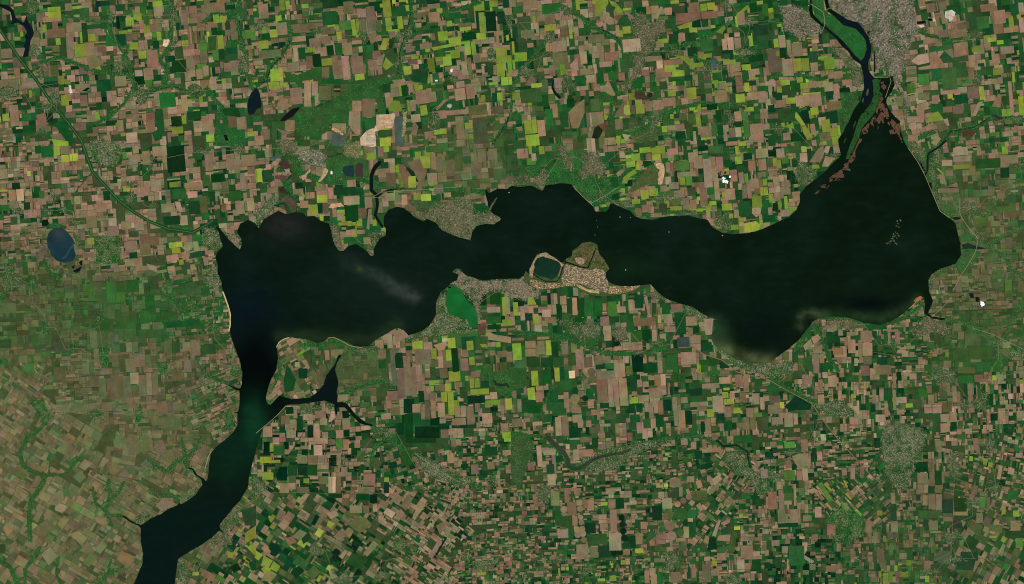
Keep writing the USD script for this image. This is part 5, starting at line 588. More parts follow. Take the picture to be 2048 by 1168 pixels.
REEDS = [('reed_marsh', 'green reed island filling the middle of the delta', 'island', blob(DZ('650,85 700,75 718,150 708,190 742,215 705,300 685,350 640,425 590,475 552,525 530,600 492,680 440,790 412,805 430,720 470,620 500,520 540,410 580,372 640,290 660,230 655,150'), 1.0, 2.5, 250), (38, 76, 36), 70),
         ('reed_bed', 'brown reed bed beside the road dam at the top of the delta', 'reed bed', blob(DZ('705,75 742,80 752,130 772,140 768,178 735,165 715,140'), 1.2, 2, 251), (88, 64, 48), 36),
         ('reed_bed', 'broad brown reed bed along the open water front of the delta', 'reed bed', blob(DZ('705,215 742,245 750,300 785,350 800,420 840,455 860,470 845,520 800,500 775,460 745,480 720,450 700,530 665,505 625,475 605,565 570,575 555,555 555,630 520,670 495,720 495,785 460,830 425,880 385,885 388,855 430,815 495,700 535,610 560,525 620,465 680,400 682,320 712,290'), 1.5, 2, 252), (92, 66, 50), 150),
         ('reed_bed', 'brown reed bed against the right bank of the delta', 'reed bed', blob(DZ('862,480 902,490 893,580 935,665 905,645 870,565 812,580 800,545 850,520'), 1.2, 2, 253), (94, 66, 50), 36),
         ('reed_bed', 'brown reed bed at the lower left tip of the delta', 'reed bed', blob(DZ('385,885 418,890 402,955 372,985 300,995 255,1005 268,960 330,920'), 1.3, 2, 254), (92, 66, 50), 60),
         ('reed_bed', 'thin outlying reed islets beyond the lower left tip of the delta', 'reed bed', unary_union([blob(DZ('180,1030 270,1018 245,1062 180,1052'), 1.2, 2, 255), blob(DZ('130,1110 150,1085 178,1075 150,1115'), 1, 2, 256)]), (84, 62, 46), 20),
         ('river_islet', 'thin olive islet near the left bank of the main river, upper one', 'islet', oval(1735, 185, 2, 7, 10, .3, 20, 257), (74, 84, 48), 0),
         ('river_islet', 'thin green islet in the left channel of the delta, middle one', 'islet', oval(1709, 249, 1.6, 8, 18, .3, 20, 258), (42, 62, 36), 0),
         ('river_islet', 'thin green islet in the left channel of the delta, lowest one', 'islet', oval(1690, 281, 1.5, 6, 22, .3, 20, 259), (36, 60, 36), 0),
         ('river_islet', 'short green islet at the left bank below the upper one', 'islet', oval(1726, 201, 1.6, 4.5, 12, .3, 20, 262), (48, 78, 40), 0),
         ('river_islet', 'tiny grey green islet off the tip of the reed bed', 'islet', oval(1697, 339, 4, 1.7, 20, .3, 20, 260), (78, 92, 74), 0)]
_sh = T(3, 1, '1035,600 1060,595 1028,640 1050,650 1020,690 1045,715 1005,705 1030,735 1000,745 985,760 965,775 1010,765 1030,785 1020,778 950,780 1000,725 1040,620 1015,720 1035,700 990,740 975,765 1005,755 1047,720')
REEDS.append(('shoal_islets', 'ragged chain of pale green shoal islets in the open eastern water', 'islet', unary_union([oval(x, y, rngS.uniform(1.0, 2.8), rngS.uniform(.6, 1.5), rngS.uniform(0, 90), .4, 12, 300 + i) for i, (x, y) in enumerate(_sh)]), (88, 92, 60), 0))
for i, (x, y, r, lab) in enumerate(((1240, 434, 1.2, 'tiny white islet off the middle north shore, brightest one'), (1261, 435, 1, 'tiny pale islet off the middle north shore, right of the brightest one'), (1193, 441, .7, 'uppermost of the pale specks crossing the narrows'), (1195, 454, .7, 'middle one of the pale specks crossing the narrows'), (1190, 470, .7, 'lowest of the pale specks crossing the narrows'), (1338, 464, 1.1, 'faint grey speck in the water south of the north shore'), (1445, 471, 1.6, 'small orange islet touching the shore town of the wide bay'), (1251, 540, 1.5, 'small speckled islet right of the brown peninsula'), (1018, 385, 1.4, 'small tan islet beside the headland at the narrow bay'))):
    REEDS.append(('islet', lab, 'islet', oval(x, y, r, r * .7, 40 * i, .4, 12, 330 + i), (168, 150, 128) if i not in (6,) else (170, 120, 90), 0))
BEACH = [([(446, 584), (452, 600), (456, 612), (461, 630), (460, 650), (458, 662)], 2.4, (190, 176, 120), 'long yellow sand beach on the west shore'),
         (T(1, 2, '165,440 185,400 225,375 262,364'), 1.6, (180, 170, 120), 'short yellow beach at the corner where the river leaves the reservoir'),
         (T(1, 2, '575,368 620,362 680,388 740,425 800,440 850,443'), 1.1, (150, 142, 92), 'thin pale beach on the south shore between two villages'),
         (T(0, 3, '1640,240 1655,190 1670,140 1690,110'), 1.4, (160, 130, 100), 'pale bluff on the left river bank'),
         (T(1, 2, '-0,1130 60,1080 110,1040 170,985 240,910'), .9, (150, 128, 100), 'thin pale bluff on the right river bank below the branch lake'),
         (T(3, 2, '1130,132 1180,84 1240,45'), .8, (170, 150, 90), 'thin yellow beach by the south east inlet')]

# ------------------------------------------------------------------ plans cut against each other
man_u = unary_union([g for g, c in MANUAL])
shapely.prepare(wet)
rail_plan = [ribbon(p, w, None, 400 + i, .05) for i, (p, w, l) in enumerate(RAIL)]
road_plan = [ribbon(p, w, None, 430 + i, .1) for i, (p, w, l) in enumerate(ROADS)]
rail_u = unary_union(rail_plan)
wet_b = wet.buffer(.5); shapely.prepare(wet_b)
site_u = unary_union([s[3] for s in SITES] + [s[2] for s in PEN])
peninsula = blob(NPP('180,560 190,500 230,475 262,560 300,580 700,560 745,400 760,360 800,310 830,320 830,210 940,180 950,130 1080,90 1180,130 1230,260 1400,450 1450,560 1400,660 1480,690 1830,680 1700,790 1400,830 1200,835 1040,800 900,720 760,700 560,745 400,750 280,720 230,680'), .5, 4, 260)
EX_ALL = unary_union([wet_b, rail_u, site_u, peninsula])
FIELDS = []                                    # plan, crop
_tree = None
def minus(g, others):
    for o in others: g = g.difference(o)
    return g
class Grid:
    def __init__(self, s=40): self.s, self.d, self.items, self.b = s, {}, [], []
    def keys(self, b):
        s = self.s
        if b[0] != b[0]: return []
        return [(i, j) for i in range(int(b[0] // s), int(b[2] // s) + 1) for j in range(int(b[1] // s), int(b[3] // s) + 1)]
    def near(self, b):
        out = set()
        for k in self.keys(b): out.update(self.d.get(k, ()))
        return [self.items[i] for i in sorted(out) if not (self.b[i][0] > b[2] or self.b[i][2] < b[0] or self.b[i][1] > b[3] or self.b[i][3] < b[1])]
    def put(self, g):
        self.items.append(g); self.b.append(g.bounds)
        for k in self.keys(g.bounds): self.d.setdefault(k, []).append(len(self.items) - 1)
def biggest(g):
    q = polys(g)
    return max(q, key=lambda x: x.area) if q else None
EX_M = unary_union([wet_b, rail_u, site_u]); shapely.prepare(EX_M); shapely.prepare(EX_ALL)
grid = Grid()
SWV = unary_union([ribbon(p, w * .9, None, 600, .8) for p, w in VALLEYS if p[0][0] < 460 and p[0][1] > 860])
for g, c in MANUAL:
    if g.centroid.x < 460 and g.centroid.y > 860 and SWV.intersects(g): g = g.difference(SWV)
    if EX_M.intersects(g): g = g.difference(EX_M)
    for o in grid.near(g.bounds):
        if o.intersects(g): g = g.difference(o.buffer(.08, join_style=2))
    g = biggest(g)
    if g is None or g.area < 3: continue
    g = g.simplify(.05)
    grid.put(g); FIELDS.append((g, c))
n_manual = len(FIELDS)
# towns, villages and valleys give way to the surveyed fields
def clear(g, cut=0.0):
    g = g.difference(unary_union([o.buffer(cut) if cut else o for o in grid.near(g.bounds)] + [wet_b.intersection(sbox(*g.bounds).buffer(2))]))
    return unary_union([q for q in polys(g) if q.area > 2])
TOWN_PLANS = []
for g, dens, pal, lab, cat in TOWNS: TOWN_PLANS.append([clear(g), dens, pal, lab, cat])
for i, (x, y, rx, ry) in enumerate(VILL):
    k = random.Random(i).choice
    dry = 'village' if not (x < 500 and y > 560) else 'garden'
    rr = np.random.default_rng(500 + i)
    g = unary_union([oval(x + rr.normal(0, rx * .35), y + rr.normal(0, ry * .35), rx * rr.uniform(.5, .85), ry * rr.uniform(.5, .85), rr.uniform(-30, 30), .5, 40, 500 + i + 200 * k2) for k2 in range(4)])
    TOWN_PLANS.append([clear(g), .34, dry, None, 'village'])
TOWN_PLANS = [t for t in TOWN_PLANS if not t[0].is_empty and t[0].area > 12]
town_u = unary_union([t[0] for t in TOWN_PLANS])
VAL_PLANS = []
done = []
for i, (p, w) in enumerate(VALLEYS):
    g = ribbon(p, w * (1.0 if w < 8 else .9), None, 600 + i, 1.2 if w > 4 else .7)
    rr = np.random.default_rng(1600 + i); ln = LineString(p); arms = []
    for d_ in np.arange(rr.uniform(4, 12), ln.length - 3, rr.uniform(9, 17)):      # side gullies eat back into the plateau
        a, b = np.array(ln.interpolate(d_).coords[0]), np.array(ln.interpolate(d_ + 1).coords[0])
        th = math.atan2(*(b - a)[::-1]) + rr.choice([-1, 1]) * rr.uniform(.7, 1.4); L = rr.uniform(5, 15) * (1.25 if a[0] < 520 and a[1] > 560 else 1)
        q = [a]
        for k_ in range(4): th += rr.normal(0, .3); q.append(q[-1] + L / 4 * np.array((math.cos(th), math.sin(th))))
        arms.append(ribbon(q, min(w * .55, 3.2), .7, 1, .3))
        if L > 9:
            th += rr.choice([-.9, .9]); arms.append(ribbon([q[2], q[2] + L * .4 * np.array((math.cos(th), math.sin(th)))], 1.6, .6, 1, .2))
    g = unary_union([g] + arms)
    g = g.difference(unary_union([EX_ALL.intersection(sbox(*g.bounds).buffer(1)), town_u.intersection(sbox(*g.bounds).buffer(1))] + grid.near(g.bounds) + done))
    g = unary_union([q for q in polys(g) if q.area > 1.5])
    if g.is_empty or g.area < 6: continue
    VAL_PLANS.append((p, w, g)); done.append(g)
_M = [(T(1, 0, '330,850 450,860 600,790 780,770 760,800 740,890 720,1000 610,980 560,1060 480,1100 330,1090 300,1000 250,960'), (44, 80, 40), 'broad dark green rough hillside between the long black pond and the mine'),
      (T(2, 1, '340,60 420,40 560,60 560,110 540,180 700,260 830,270 870,340 800,420 650,440 560,380 480,300 400,290 280,300 290,200 360,120'), (44, 88, 42), 'rough green slopes round the compact tan town'),
      (T(3, 0, '600,860 720,700 730,800 660,960 640,1100 590,1130 570,1000'), (44, 76, 40), 'scrubby green bank left of the reed delta'),
      (T(3, 1, '1400,380 1540,380 1540,560 1460,560 1400,500'), (66, 88, 50), 'olive pasture between the east shore and the dusty road'),
      (T(3, 1, '1540,700 1660,700 1660,760 1540,770'), (52, 92, 48), 'green pasture above the dark green east inlet'),
      (T(3, 1, '1560,830 1700,840 1640,960 1560,1000 1480,970 1545,880'), (52, 86, 46), 'green pasture below the dark green east inlet'),
      (T(1, 2, '1850,640 2048,620 2048,850 1960,830 1900,760 1870,700'), (44, 82, 40), 'rough meadow round the curled pond'),
      (T(2, 2, '-20,590 120,600 110,760 -20,800'), (42, 78, 38), 'rough green hollow right of the curled pond'),
      (T(1, 1, '560,100 700,60 900,120 900,260 690,250 600,330 560,250'), (46, 82, 42), 'rough green ground round the twin settling ponds'),
      (T(2, 0, '930,1010 1160,1000 1160,1120 1000,1150 940,1090'), (62, 80, 46), 'olive rough meadow right of the olive pond'),
      (T(3, 0, '360,-20 445,-20 445,60 470,100 560,150 700,230 790,330 780,440 740,480 600,330 470,200 380,130 350,60'), (34, 86, 40), 'green river island between the two channels at the great town'),
      (T(1, 0, '760,680 980,650 1040,900 1000,1040 960,800 780,790'), (42, 82, 40), 'green rough ground round the bare fields above the mine'),
      (T(0, 0, '1740,860 1960,860 1960,1168 1700,1168 1720,1000'), (36, 82, 40), 'green rough ground left of the dark blue lake'),
      (T(1, 2, '640,560 1000,540 1000,740 680,730'), (66, 82, 48), 'olive grassland right of the triangular branch lake'),
      (T(1, 1, '1220,430 1450,440 1600,450 1640,520 1400,500 1250,480'), (58, 82, 46), 'green belt above the tan headland town'),
      (T(2, 3, '-10,-60 120,-40 180,60 130,200 60,420 -10,300'), (52, 78, 44), 'rough green hollow left of the olive river bend')]
MEADOWS = []
for i, (p, col, lab) in enumerate(_M):
    g = blob(p, 2.0, 4, 900 + i)
    g = g.difference(unary_union([EX_ALL.intersection(sbox(*g.bounds).buffer(1)), town_u.intersection(sbox(*g.bounds).buffer(1))] + grid.near(g.bounds) + done))
    g = unary_union([q for q in polys(g) if q.area > 2])
    if not g.is_empty: MEADOWS.append((g, col, lab)); done.append(g)
EX_AUTO = unary_union([EX_ALL, town_u] + done); shapely.prepare(EX_AUTO)
EX_CELLS = {}
def carve(g, x0, y0, n):
    if g.is_empty: return
    if n == 1: EX_CELLS[(x0, y0)] = g; return
    h = n // 2
    for a in (0, h):
        for b in (0, h): carve(shapely.clip_by_rect(g, (x0 + a) * 40, (y0 + b) * 40, (x0 + a + h) * 40, (y0 + b + h) * 40), x0 + a, y0 + b, h)
carve(EX_AUTO, -4, -4, 64)
# the smaller fields between the surveyed ones follow each district's lie of the land
rngA = np.random.default_rng(33); BELTS = []
def cut(x0, y0, x1, y1, w, h, out, depth=0):
    dx, dy = x1 - x0, y1 - y0
    if depth < 7:
        kx, ky = dx / (w * rngA.uniform(.7, 1.9)), dy / (h * rngA.uniform(.7, 1.9))
        if kx > 1.35 and kx >= ky:
            m = x0 + dx * rngA.uniform(.32, .68); cut(x0, y0, m, y1, w, h, out, depth + 1); cut(m, y0, x1, y1, w, h, out, depth + 1); return
        if ky > 1.35:
            m = y0 + dy * rngA.uniform(.32, .68); cut(x0, y0, x1, m, w, h, out, depth + 1); cut(x0, m, x1, y1, w, h, out, depth + 1); return
    # some holdings are let in narrow strips
    if rngA.random() < .3 and max(dx, dy) > 5:
        k = int(rngA.integers(2, 6)); along = dx > dy if rngA.random() < .65 else dx <= dy
        n = min(k, int((dx if along else dy) / 1.7)); e = np.sort(np.r_[0, rngA.uniform(0, 1, max(n - 1, 0)) * .0 + (np.arange(1, max(n, 1)) + rngA.uniform(-.25, .25, max(n - 1, 0))) / max(n, 1), 1])
        for a, b in zip(e[:-1], e[1:]):
            out.append((x0 + dx * a, y0, x0 + dx * b, y1, 1) if along else (x0, y0 + dy * a, x1, y0 + dy * b, 1))
        return
    out.append((x0, y0, x1, y1, 0))
for ai, (ax, ay, ang, w, h, pal) in enumerate(ANCH):
    near = np.sort(np.hypot(*(ANXY - (ax, ay)).T))
    R = 175
    a = math.radians(ang); ca, sa = math.cos(a), math.sin(a)
    w, h = w * .8, h * .8
    bw, bh = w * 2.9, h * 3.0
    ys = [-R]
    while ys[-1] < R: ys.append(ys[-1] + bh * rngA.uniform(.75, 1.3))
    for j in range(len(ys) - 1):
        x = -R - rngA.uniform(0, bw)
        while x < R:
            x2 = x + bw * rngA.uniform(.7, 1.35)
            cx, cy = (x + x2) / 2, (ys[j] + ys[j + 1]) / 2
            px, py = ax + cx * ca - cy * sa, ay + cx * sa + cy * ca
            if -40 < px < 2088 and -40 < py < 1208 and np.argmin((ANXY[:, 0] - px) ** 2 + (ANXY[:, 1] - py) ** 2) == ai:
                cells = []; cut(x, ys[j], x2, ys[j + 1], w, h, cells)
                main = pal[rngA.integers(len(pal))]
                if rngA.random() < .42: BELTS.append(((x, ys[j]), (x2, ys[j]), ax, ay, ca, sa))
                if rngA.random() < .42: BELTS.append(((x, ys[j]), (x, ys[j + 1]), ax, ay, ca, sa))
                for (u0, v0, u1, v1, strip) in cells:
                    gap = rngA.uniform(.05, .2) if strip else rngA.uniform(.1, .42)
                    q = np.array([(u0 + gap, v0 + gap), (u1 - gap, v0 + gap), (u1 - gap, v1 - gap), (u0 + gap, v1 - gap)])
                    if u1 - u0 < 1.2 or v1 - v0 < 1.2: continue
                    q = q + rngA.uniform(-.22, .22, q.shape)
                    c = main if rngA.random() < .3 else pal[rngA.integers(len(pal))]
                    if c in 'yYl' and rngA.random() < .55: c = 'gopdt'[rngA.integers(5)]
                    if strip and rngA.random() < .4: c = 'ptobd'[rngA.integers(5)]
                    if rngA.random() < .06: continue
                    g = Polygon(np.c_[ax + q[:, 0] * ca - q[:, 1] * sa, ay + q[:, 0] * sa + q[:, 1] * ca])
                    if EX_AUTO.intersects(g):
                        bb = g.bounds
                        for ci in range(int(bb[0] // 40), int(bb[2] // 40) + 1):
                            for cj in range(int(bb[1] // 40), int(bb[3] // 40) + 1):
                                if (ci, cj) in EX_CELLS: g = g.difference(EX_CELLS[(ci, cj)])
                    for o in grid.near(g.bounds):
                        if o.intersects(g): g = g.difference(o.buffer(.12, join_style=2))
                        if g.is_empty: break
                    g = biggest(g)
                    if g is None or g.area < 2.2 or g.area / max(g.length, .1) < .32: continue
                    g = g.simplify(.05)
                    grid.put(g); FIELDS.append((g, c))
            x = x2
FR = sbox(0, 0, 2048, 1168)
# ------------------------------------------------------------------ ground, land and water meshes
gm = MB(); slab(gm, sbox(-3200, -3200, 5248, 4368), None, -75.0, alb((46, 70, 40)))
tag(gm.build('ground', MAT_GRASS), 'green lowland under and beyond the mapped country', 'ground', kind='structure')
lm = MB()
STEP = 24
land_parts = polys(land_plan); shapely.prepare(land_plan)
gx, gy = np.arange(-420, 2468, STEP), np.arange(-420, 1588, STEP)
cells = shapely.box(*[a.ravel() for a in (np.add.outer(gy * 0, gx), np.add.outer(gy, gx * 0), np.add.outer(gy * 0, gx + STEP), np.add.outer(gy + STEP, gx * 0))])
inside = shapely.contains_properly(land_plan, cells); cross = shapely.intersects(land_plan, cells) & ~inside
pieces = [c for c, i in zip(cells, inside) if i]
for c in cells[cross]:
    pieces += polys(shapely.clip_by_rect(land_plan, *c.bounds))
LV, LF, n = [], [], 0
for q in pieces:
    if q.area < .01: continue
    v, f, _ = tri(q.buffer(0) if not q.is_valid else q) if q.geom_type == 'Polygon' else (None, None, None)
    w_ = W(v); f = upward(w_, f)
    LV.append(v); LF.append(f + n); n += len(v)
LV = np.concatenate(LV); LF = np.concatenate(LF)
lt = np.concatenate([land_tint(LV[i:i + 4000]) for i in range(0, len(LV), 4000)])
banks = MB()
for g in [reservoir] + [x[3] for x in WATERS]:
    for q in polys(g):
        for r in (q.exterior, *q.interiors):
            r = W(np.asarray(r.coords)[:-1, :2]); k = np.arange(len(r)); k2 = (k + 1) % len(r)
            vv = np.concatenate([np.c_[r, np.full(len(r), -60.0)], np.c_[r, np.zeros(len(r))]])
            banks.add(vv, np.concatenate([np.c_[k, k2, k2 + len(r)], np.c_[k, k2 + len(r), k + len(r)]]), alb((90, 92, 60)))
m = usdkit.mesh(stage, '/World/land', (np.c_[W(LV), np.zeros(len(LV))], LF), MAT_GRASS)
UsdGeom.PrimvarsAPI(m).CreatePrimvar('tint', Sdf.ValueTypeNames.Color3fArray, 'vertex').Set(Vt.Vec3fArray.FromNumpy(lt.astype(np.float32)))
tag(m.GetPrim(), 'green verge and pasture country between the fields', 'land', kind='structure')
tag(banks.build('shore_bank', MAT_GRASS), 'low earth banks along all the shores', 'bank', kind='structure')

def seg_dist(p, line):
    line = np.asarray(line, float); best = np.full(len(p), 1e9)
    for a, b in zip(line[:-1], line[1:]):
        t = np.clip(((p - a) @ (b - a)) / ((b - a) @ (b - a)), 0, 1)
        best = np.minimum(best, np.linalg.norm(p - a - t[:, None] * (b - a), axis=1))
    return best
def water_tint(p):
    """What is dissolved and stirred up in the great lake: silt off the shallow shores, algae, deep clear black; plus a pale glint and haze smear painted in."""
    p0 = p
    p = p + 11 * np.stack([fbm2(p, 34, 171, 4) - .5, fbm2(p, 34, 172, 4) - .5], -1) * 2
    x, y = p.T
    c = np.tile(lin((6, 21, 11)), (len(p), 1))
    def mixin(col, k):
        nonlocal c
        k = np.clip(k, 0, 1)[:, None]; c = c * (1 - k) + lin(col) * k
    n1 = fbm2(p, 70, 71); n2 = fbm2(p, 22, 72); n3 = fbm2(p, 8, 73)
    mixin((5, 20, 7), (x - 1150) / 350)
    mixin((17, 32, 25), .7 * np.exp(-(((x - 760) / 140) ** 2 + ((y - 580) / 80) ** 2)) * (.4 + n1))
    mixin((12, 31, 22), (n1 - .5) * 2.2); n4 = fbm2(p0 * np.array((.35, 1.0)) @ np.array(((.8, -.6), (.6, .8))), 9, 77, 4); mixin((14, 31, 22), (n4 - .52) * 1.6)
    mixin((6, 18, 26), .8 * np.exp(-(((x - 495) / 60) ** 2 + ((y - 620) / 70) ** 2)))
    mixin((1, 5, 4), 1.5 * np.exp(-(((x - 510) / 55) ** 2 + ((y - 755) / 85) ** 2)))
    mixin((11, 54, 31), 1.0 * np.exp(-(((x - 505) / 26) ** 2 + ((y - 850) / 50) ** 2)) * (.55 + .9 * n2))
    mixin((8, 38, 24), .8 * np.exp(-(((x - 462) / 40) ** 2 + ((y - 915) / 50) ** 2)))
    mixin((5, 22, 17), (y - 960) / 80)
    d = seg_dist(p, [(1422, 684), (1450, 700), (1480, 712), (1530, 722)]); mixin((78, 90, 54), 1.2 * np.exp(-(d / 14) ** 2) * np.clip(2.2 * n2 - .45, 0, 1.2))
    d = seg_dist(p, [(1602, 650), (1606, 628), (1625, 624), (1650, 630)]); mixin((54, 70, 42), 1.0 * np.exp(-(d / 9) ** 2) * np.clip(2.2 * n3 - .5, 0, 1.1))
    d = seg_dist(p, [(1640, 632), (1700, 628), (1760, 636), (1810, 615), (1835, 600)]); mixin((36, 60, 32), .85 * np.exp(-(d / 12) ** 2) * np.clip(2.0 * n2 - .4, 0, 1.1))
    d = seg_dist(p, [(1428, 640), (1440, 660), (1436, 680)]); mixin((36, 60, 36), .8 * np.exp(-(d / 16) ** 2))
    mixin((1, 7, 7), .9 * np.exp(-(((x - 1730) / 60) ** 2 + ((y - 606) / 14) ** 2)))
    mixin((2, 14, 10), .8 * np.exp(-(((x - 1530) / 50) ** 2 + ((y - 660) / 35) ** 2)))
    d = seg_dist(p, [(690, 520), (745, 545), (790, 575), (830, 592)]); mixin((50, 60, 56), 1.25 * np.exp(-(d / (8 + 10 * n1)) ** 2) * np.clip(n3 * 1.4 - .1, 0, 1) * np.clip((x - 680) / 110, .2, 1))  # pale sun glint and thin haze, painted into the water colour
    mixin((44, 52, 46), .9 * np.exp(-(((x - 800) / 22) ** 2 + ((y - 588) / 9) ** 2)))  # brighter end of the same painted haze smear
    mixin((46, 62, 26), 1.0 * np.exp(-(((x - 724) / 5) ** 2 + ((y - 541) / 6) ** 2)))
    mixin((36, 37, 35), .9 * np.exp(-(((x - 572) / 50) ** 2 + ((y - 452) / 28) ** 2)) * (.3 + n3))
    d = seg_dist(p, [(560, 672), (640, 676), (740, 682), (800, 650)]); mixin((30, 46, 26), .8 * np.exp(-(d / 14) ** 2) * (.4 + n2))
    d = seg_dist(p, [(1660, 60), (1700, 40), (1738, 80), (1730, 130), (1738, 160), (1735, 190)]); mixin((10, 20, 26), np.exp(-(d / 16) ** 2) * 1.3)
    d = seg_dist(p, [(1620, 0), (1650, 50), (1700, 105)]); mixin((9, 18, 22), np.exp(-(d / 10) ** 2) * 1.3)
    mixin((6, 19, 18), 1.4 * np.exp(-(((x - 650) / 48) ** 2 + ((y - 780) / 42) ** 2)))
    mixin((12, 34, 16), .8 * np.exp(-(((x - 1260) / 60) ** 2 + ((y - 535) / 26) ** 2)))
    return c * .62
rm = MB(); s = 3
rb = reservoir.buffer(2); shapely.prepare(rb)
x0, y0, x1, y1 = [int(v) for v in reservoir.bounds]
gx, gy = np.arange(x0 - s, x1 + 2 * s, s), np.arange(max(y0, -60) - s, min(y1, 1260) + 2 * s, s)
vx = np.stack(np.meshgrid(gx, gy), -1).reshape(-1, 2).astype(float); nx = len(gx)
i, j = np.meshgrid(np.arange(nx - 1), np.arange(len(gy) - 1)); k = (j * nx + i).ravel()
keep = shapely.intersects(rb, shapely.box(vx[k, 0], vx[k, 1], vx[k, 0] + s, vx[k, 1] + s)); k = k[keep]
F = upward(W(vx), np.concatenate([np.c_[k, k + 1, k + nx + 1], np.c_[k, k + nx + 1, k + nx]]))
uu, inv = np.unique(F, return_inverse=True); vx = vx[uu]; F = inv.reshape(F.shape)
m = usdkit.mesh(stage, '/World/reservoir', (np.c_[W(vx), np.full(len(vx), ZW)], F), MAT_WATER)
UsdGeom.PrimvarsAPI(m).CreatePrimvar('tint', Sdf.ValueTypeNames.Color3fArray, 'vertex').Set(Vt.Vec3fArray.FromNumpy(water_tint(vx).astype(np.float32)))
tag(m.GetPrim(), 'great dark winding reservoir crossing the whole country, with its river leaving at the bottom left', 'water', kind='structure')
for wi, (name, lab, cat, g, col) in enumerate(WATERS):
    z = ZW + (.5 if name in ('creek', 'canal') else 0) - .25 * (len(lab) % 5)
    mb = MB(); gb = g.buffer(.6)
    if gb.area < 150: slab(mb, gb, None, z, lin(col) * .62)
    else:                                         # larger waters: cloudier and clearer parts
        x0, y0, x1, y1 = gb.bounds; st = 2.5
        for a in np.arange(x0, x1, st):
            for b in np.arange(y0, y1, st):
                q = shapely.clip_by_rect(gb, a, b, a + st, b + st)
                if q.is_empty: continue
                for h in polys(q):
                    if h.area < .02: continue
                    v, f, _ = tri(h); f = upward(W(v), f)
                    if not len(f): continue
                    cv = v[f].mean(1); k = (.62 + .76 * fbm2(cv, 17, 40 + wi, 4))[:, None] * lin(col) * .62
                    if wi == 0:
                        d = seg_dist(cv, T(0, 1, '500,900 530,880 560,820 592,795')); k = k + np.exp(-(d / 1.3) ** 2)[:, None] * np.array((.012, .02, .02))
                        d = np.hypot(cv[:, 0] - 118, cv[:, 1] - 468); k = k + np.exp(-(d / 13) ** 2)[:, None] * np.array((.012, .008, .002))
                    # every face keeps its own corners
                    mb.add(np.c_[W(v[f].reshape(-1, 2)), np.full(3 * len(f), z)], np.arange(3 * len(f)).reshape(-1, 3), k)
    tag(mb.build(name, MAT_WATER), lab, cat, kind='structure')
for p, w, lab in STREAMS[:-1]:
    mb = MB(); slab(mb, ribbon(p, w * .8, None, 700 + len(lab), .6).difference(wet), None, 3.2, lin((14, 24, 22)) * .62)
    tag(mb.build('stream', MAT_WATER), lab, 'stream', kind='structure')

# ------------------------------------------------------------------ landmarks the labels go by
LM = [(122, 490, 'the round blue lake'), (925, 615, 'the emerald green lake'), (1093, 533, 'the ring diked cooling pond'), (1760, 80, 'the great town'), (50, 60, 'the top left dark lake'), (510, 205, 'the dark blue lake'),
      (755, 250, 'the cream mine pits'), (910, 440, 'the tan headland town'), (580, 228, 'the long black pond'), (217, 500, 'the round garden settlement'), (210, 305, 'the canal bend town'), (575, 385, 'the brown marsh'), (705, 340, 'the twin settling ponds'),
      (750, 380, 'the dark river arm'), (1285, 80, 'the branching valley town'), (1197, 265, 'the olive pond'), (1185, 330, 'the compact tan town'), (1322, 345, 'the rusty quarry'), (1449, 361, 'the bright white cloud'), (1454, 445, 'the wide bay shore town'),
      (1605, 350, 'the left bank delta town'), (1728, 125, 'the river junction'), (1850, 340, 'the east embankment'), (1900, 30, 'the white quarry'), (1965, 608, 'the round white cloud'), (1862, 655, 'the south east inlet town'), (1490, 725, 'the southernmost bay'),
      (1160, 665, 'the broad southern town'), (655, 780, 'the triangular branch lake'), (1145, 935, 'the olive river bend'), (1805, 910, 'the large lower right town'), (1690, 1053, 'the dark round garden town'), (885, 940, 'the slanting village belt'),
      (1505, 950, 'the slanting stream town'), (1247, 1055, 'the row of black circles'), (440, 1070, 'the twin bank towns'), (330, 1010, 'the ravine shore villages'), (80, 825, 'the green valley village'), (460, 740, 'the river narrows'),
      (20, 1150, 'the bottom left corner'), (2030, 1150, 'the bottom right corner'), (2030, 20, 'the top right corner'), (1024, 10, 'the middle of the top edge'), (1024, 1160, 'the middle of the bottom edge'), (700, 1160, 'the bottom edge left of the middle'), (1400, 1160, 'the bottom edge right of the middle'),
      (2040, 450, 'the right edge beside the lake'), (1130, 775, 'the southern crop circles'), (1670, 812, 'the diagonal road village'), (360, 10, 'the top edge on the left'), (720, 10, 'the top edge left of the middle'), (850, 840, 'the great dark green block'), (1122, 185, 'the curved blue pond'), (1570, 750, 'the long bay town')]
LMXY = np.array([l[:2] for l in LM])
DIRS = ['right of', 'below and right of', 'below', 'below and left of', 'left of', 'above and left of', 'above', 'above and right of']
ORD = ['nearest', 'second nearest', 'third nearest', 'fourth nearest', 'fifth nearest', 'sixth nearest', 'seventh nearest', 'eighth nearest', 'ninth nearest', 'tenth nearest', 'eleventh nearest', 'twelfth nearest']
def where(x, y, skip=0):
    d = np.hypot(LMXY[:, 0] - x, LMXY[:, 1] - y); i = np.argsort(d)[skip]
    a = math.degrees(math.atan2(y - LM[i][1], x - LM[i][0]))
    return DIRS[int(round(a / 45)) % 8] + ' ' + LM[i][2], d[i]
def unique_labels(items):
    """items: (x, y, first words). Each gets words that only it has."""
    out, groups = [None] * len(items), {}
    for i, (x, y, head) in enumerate(items):
        wh, d = where(x, y); groups.setdefault((head, wh), []).append((d, i))
    for (head, wh), g in groups.items():
        g.sort()
        for k, (d, i) in enumerate(g):
            out[i] = f'{head} {wh}' if len(g) == 1 else f'{ORD[k]} {head} {wh}'
    return out

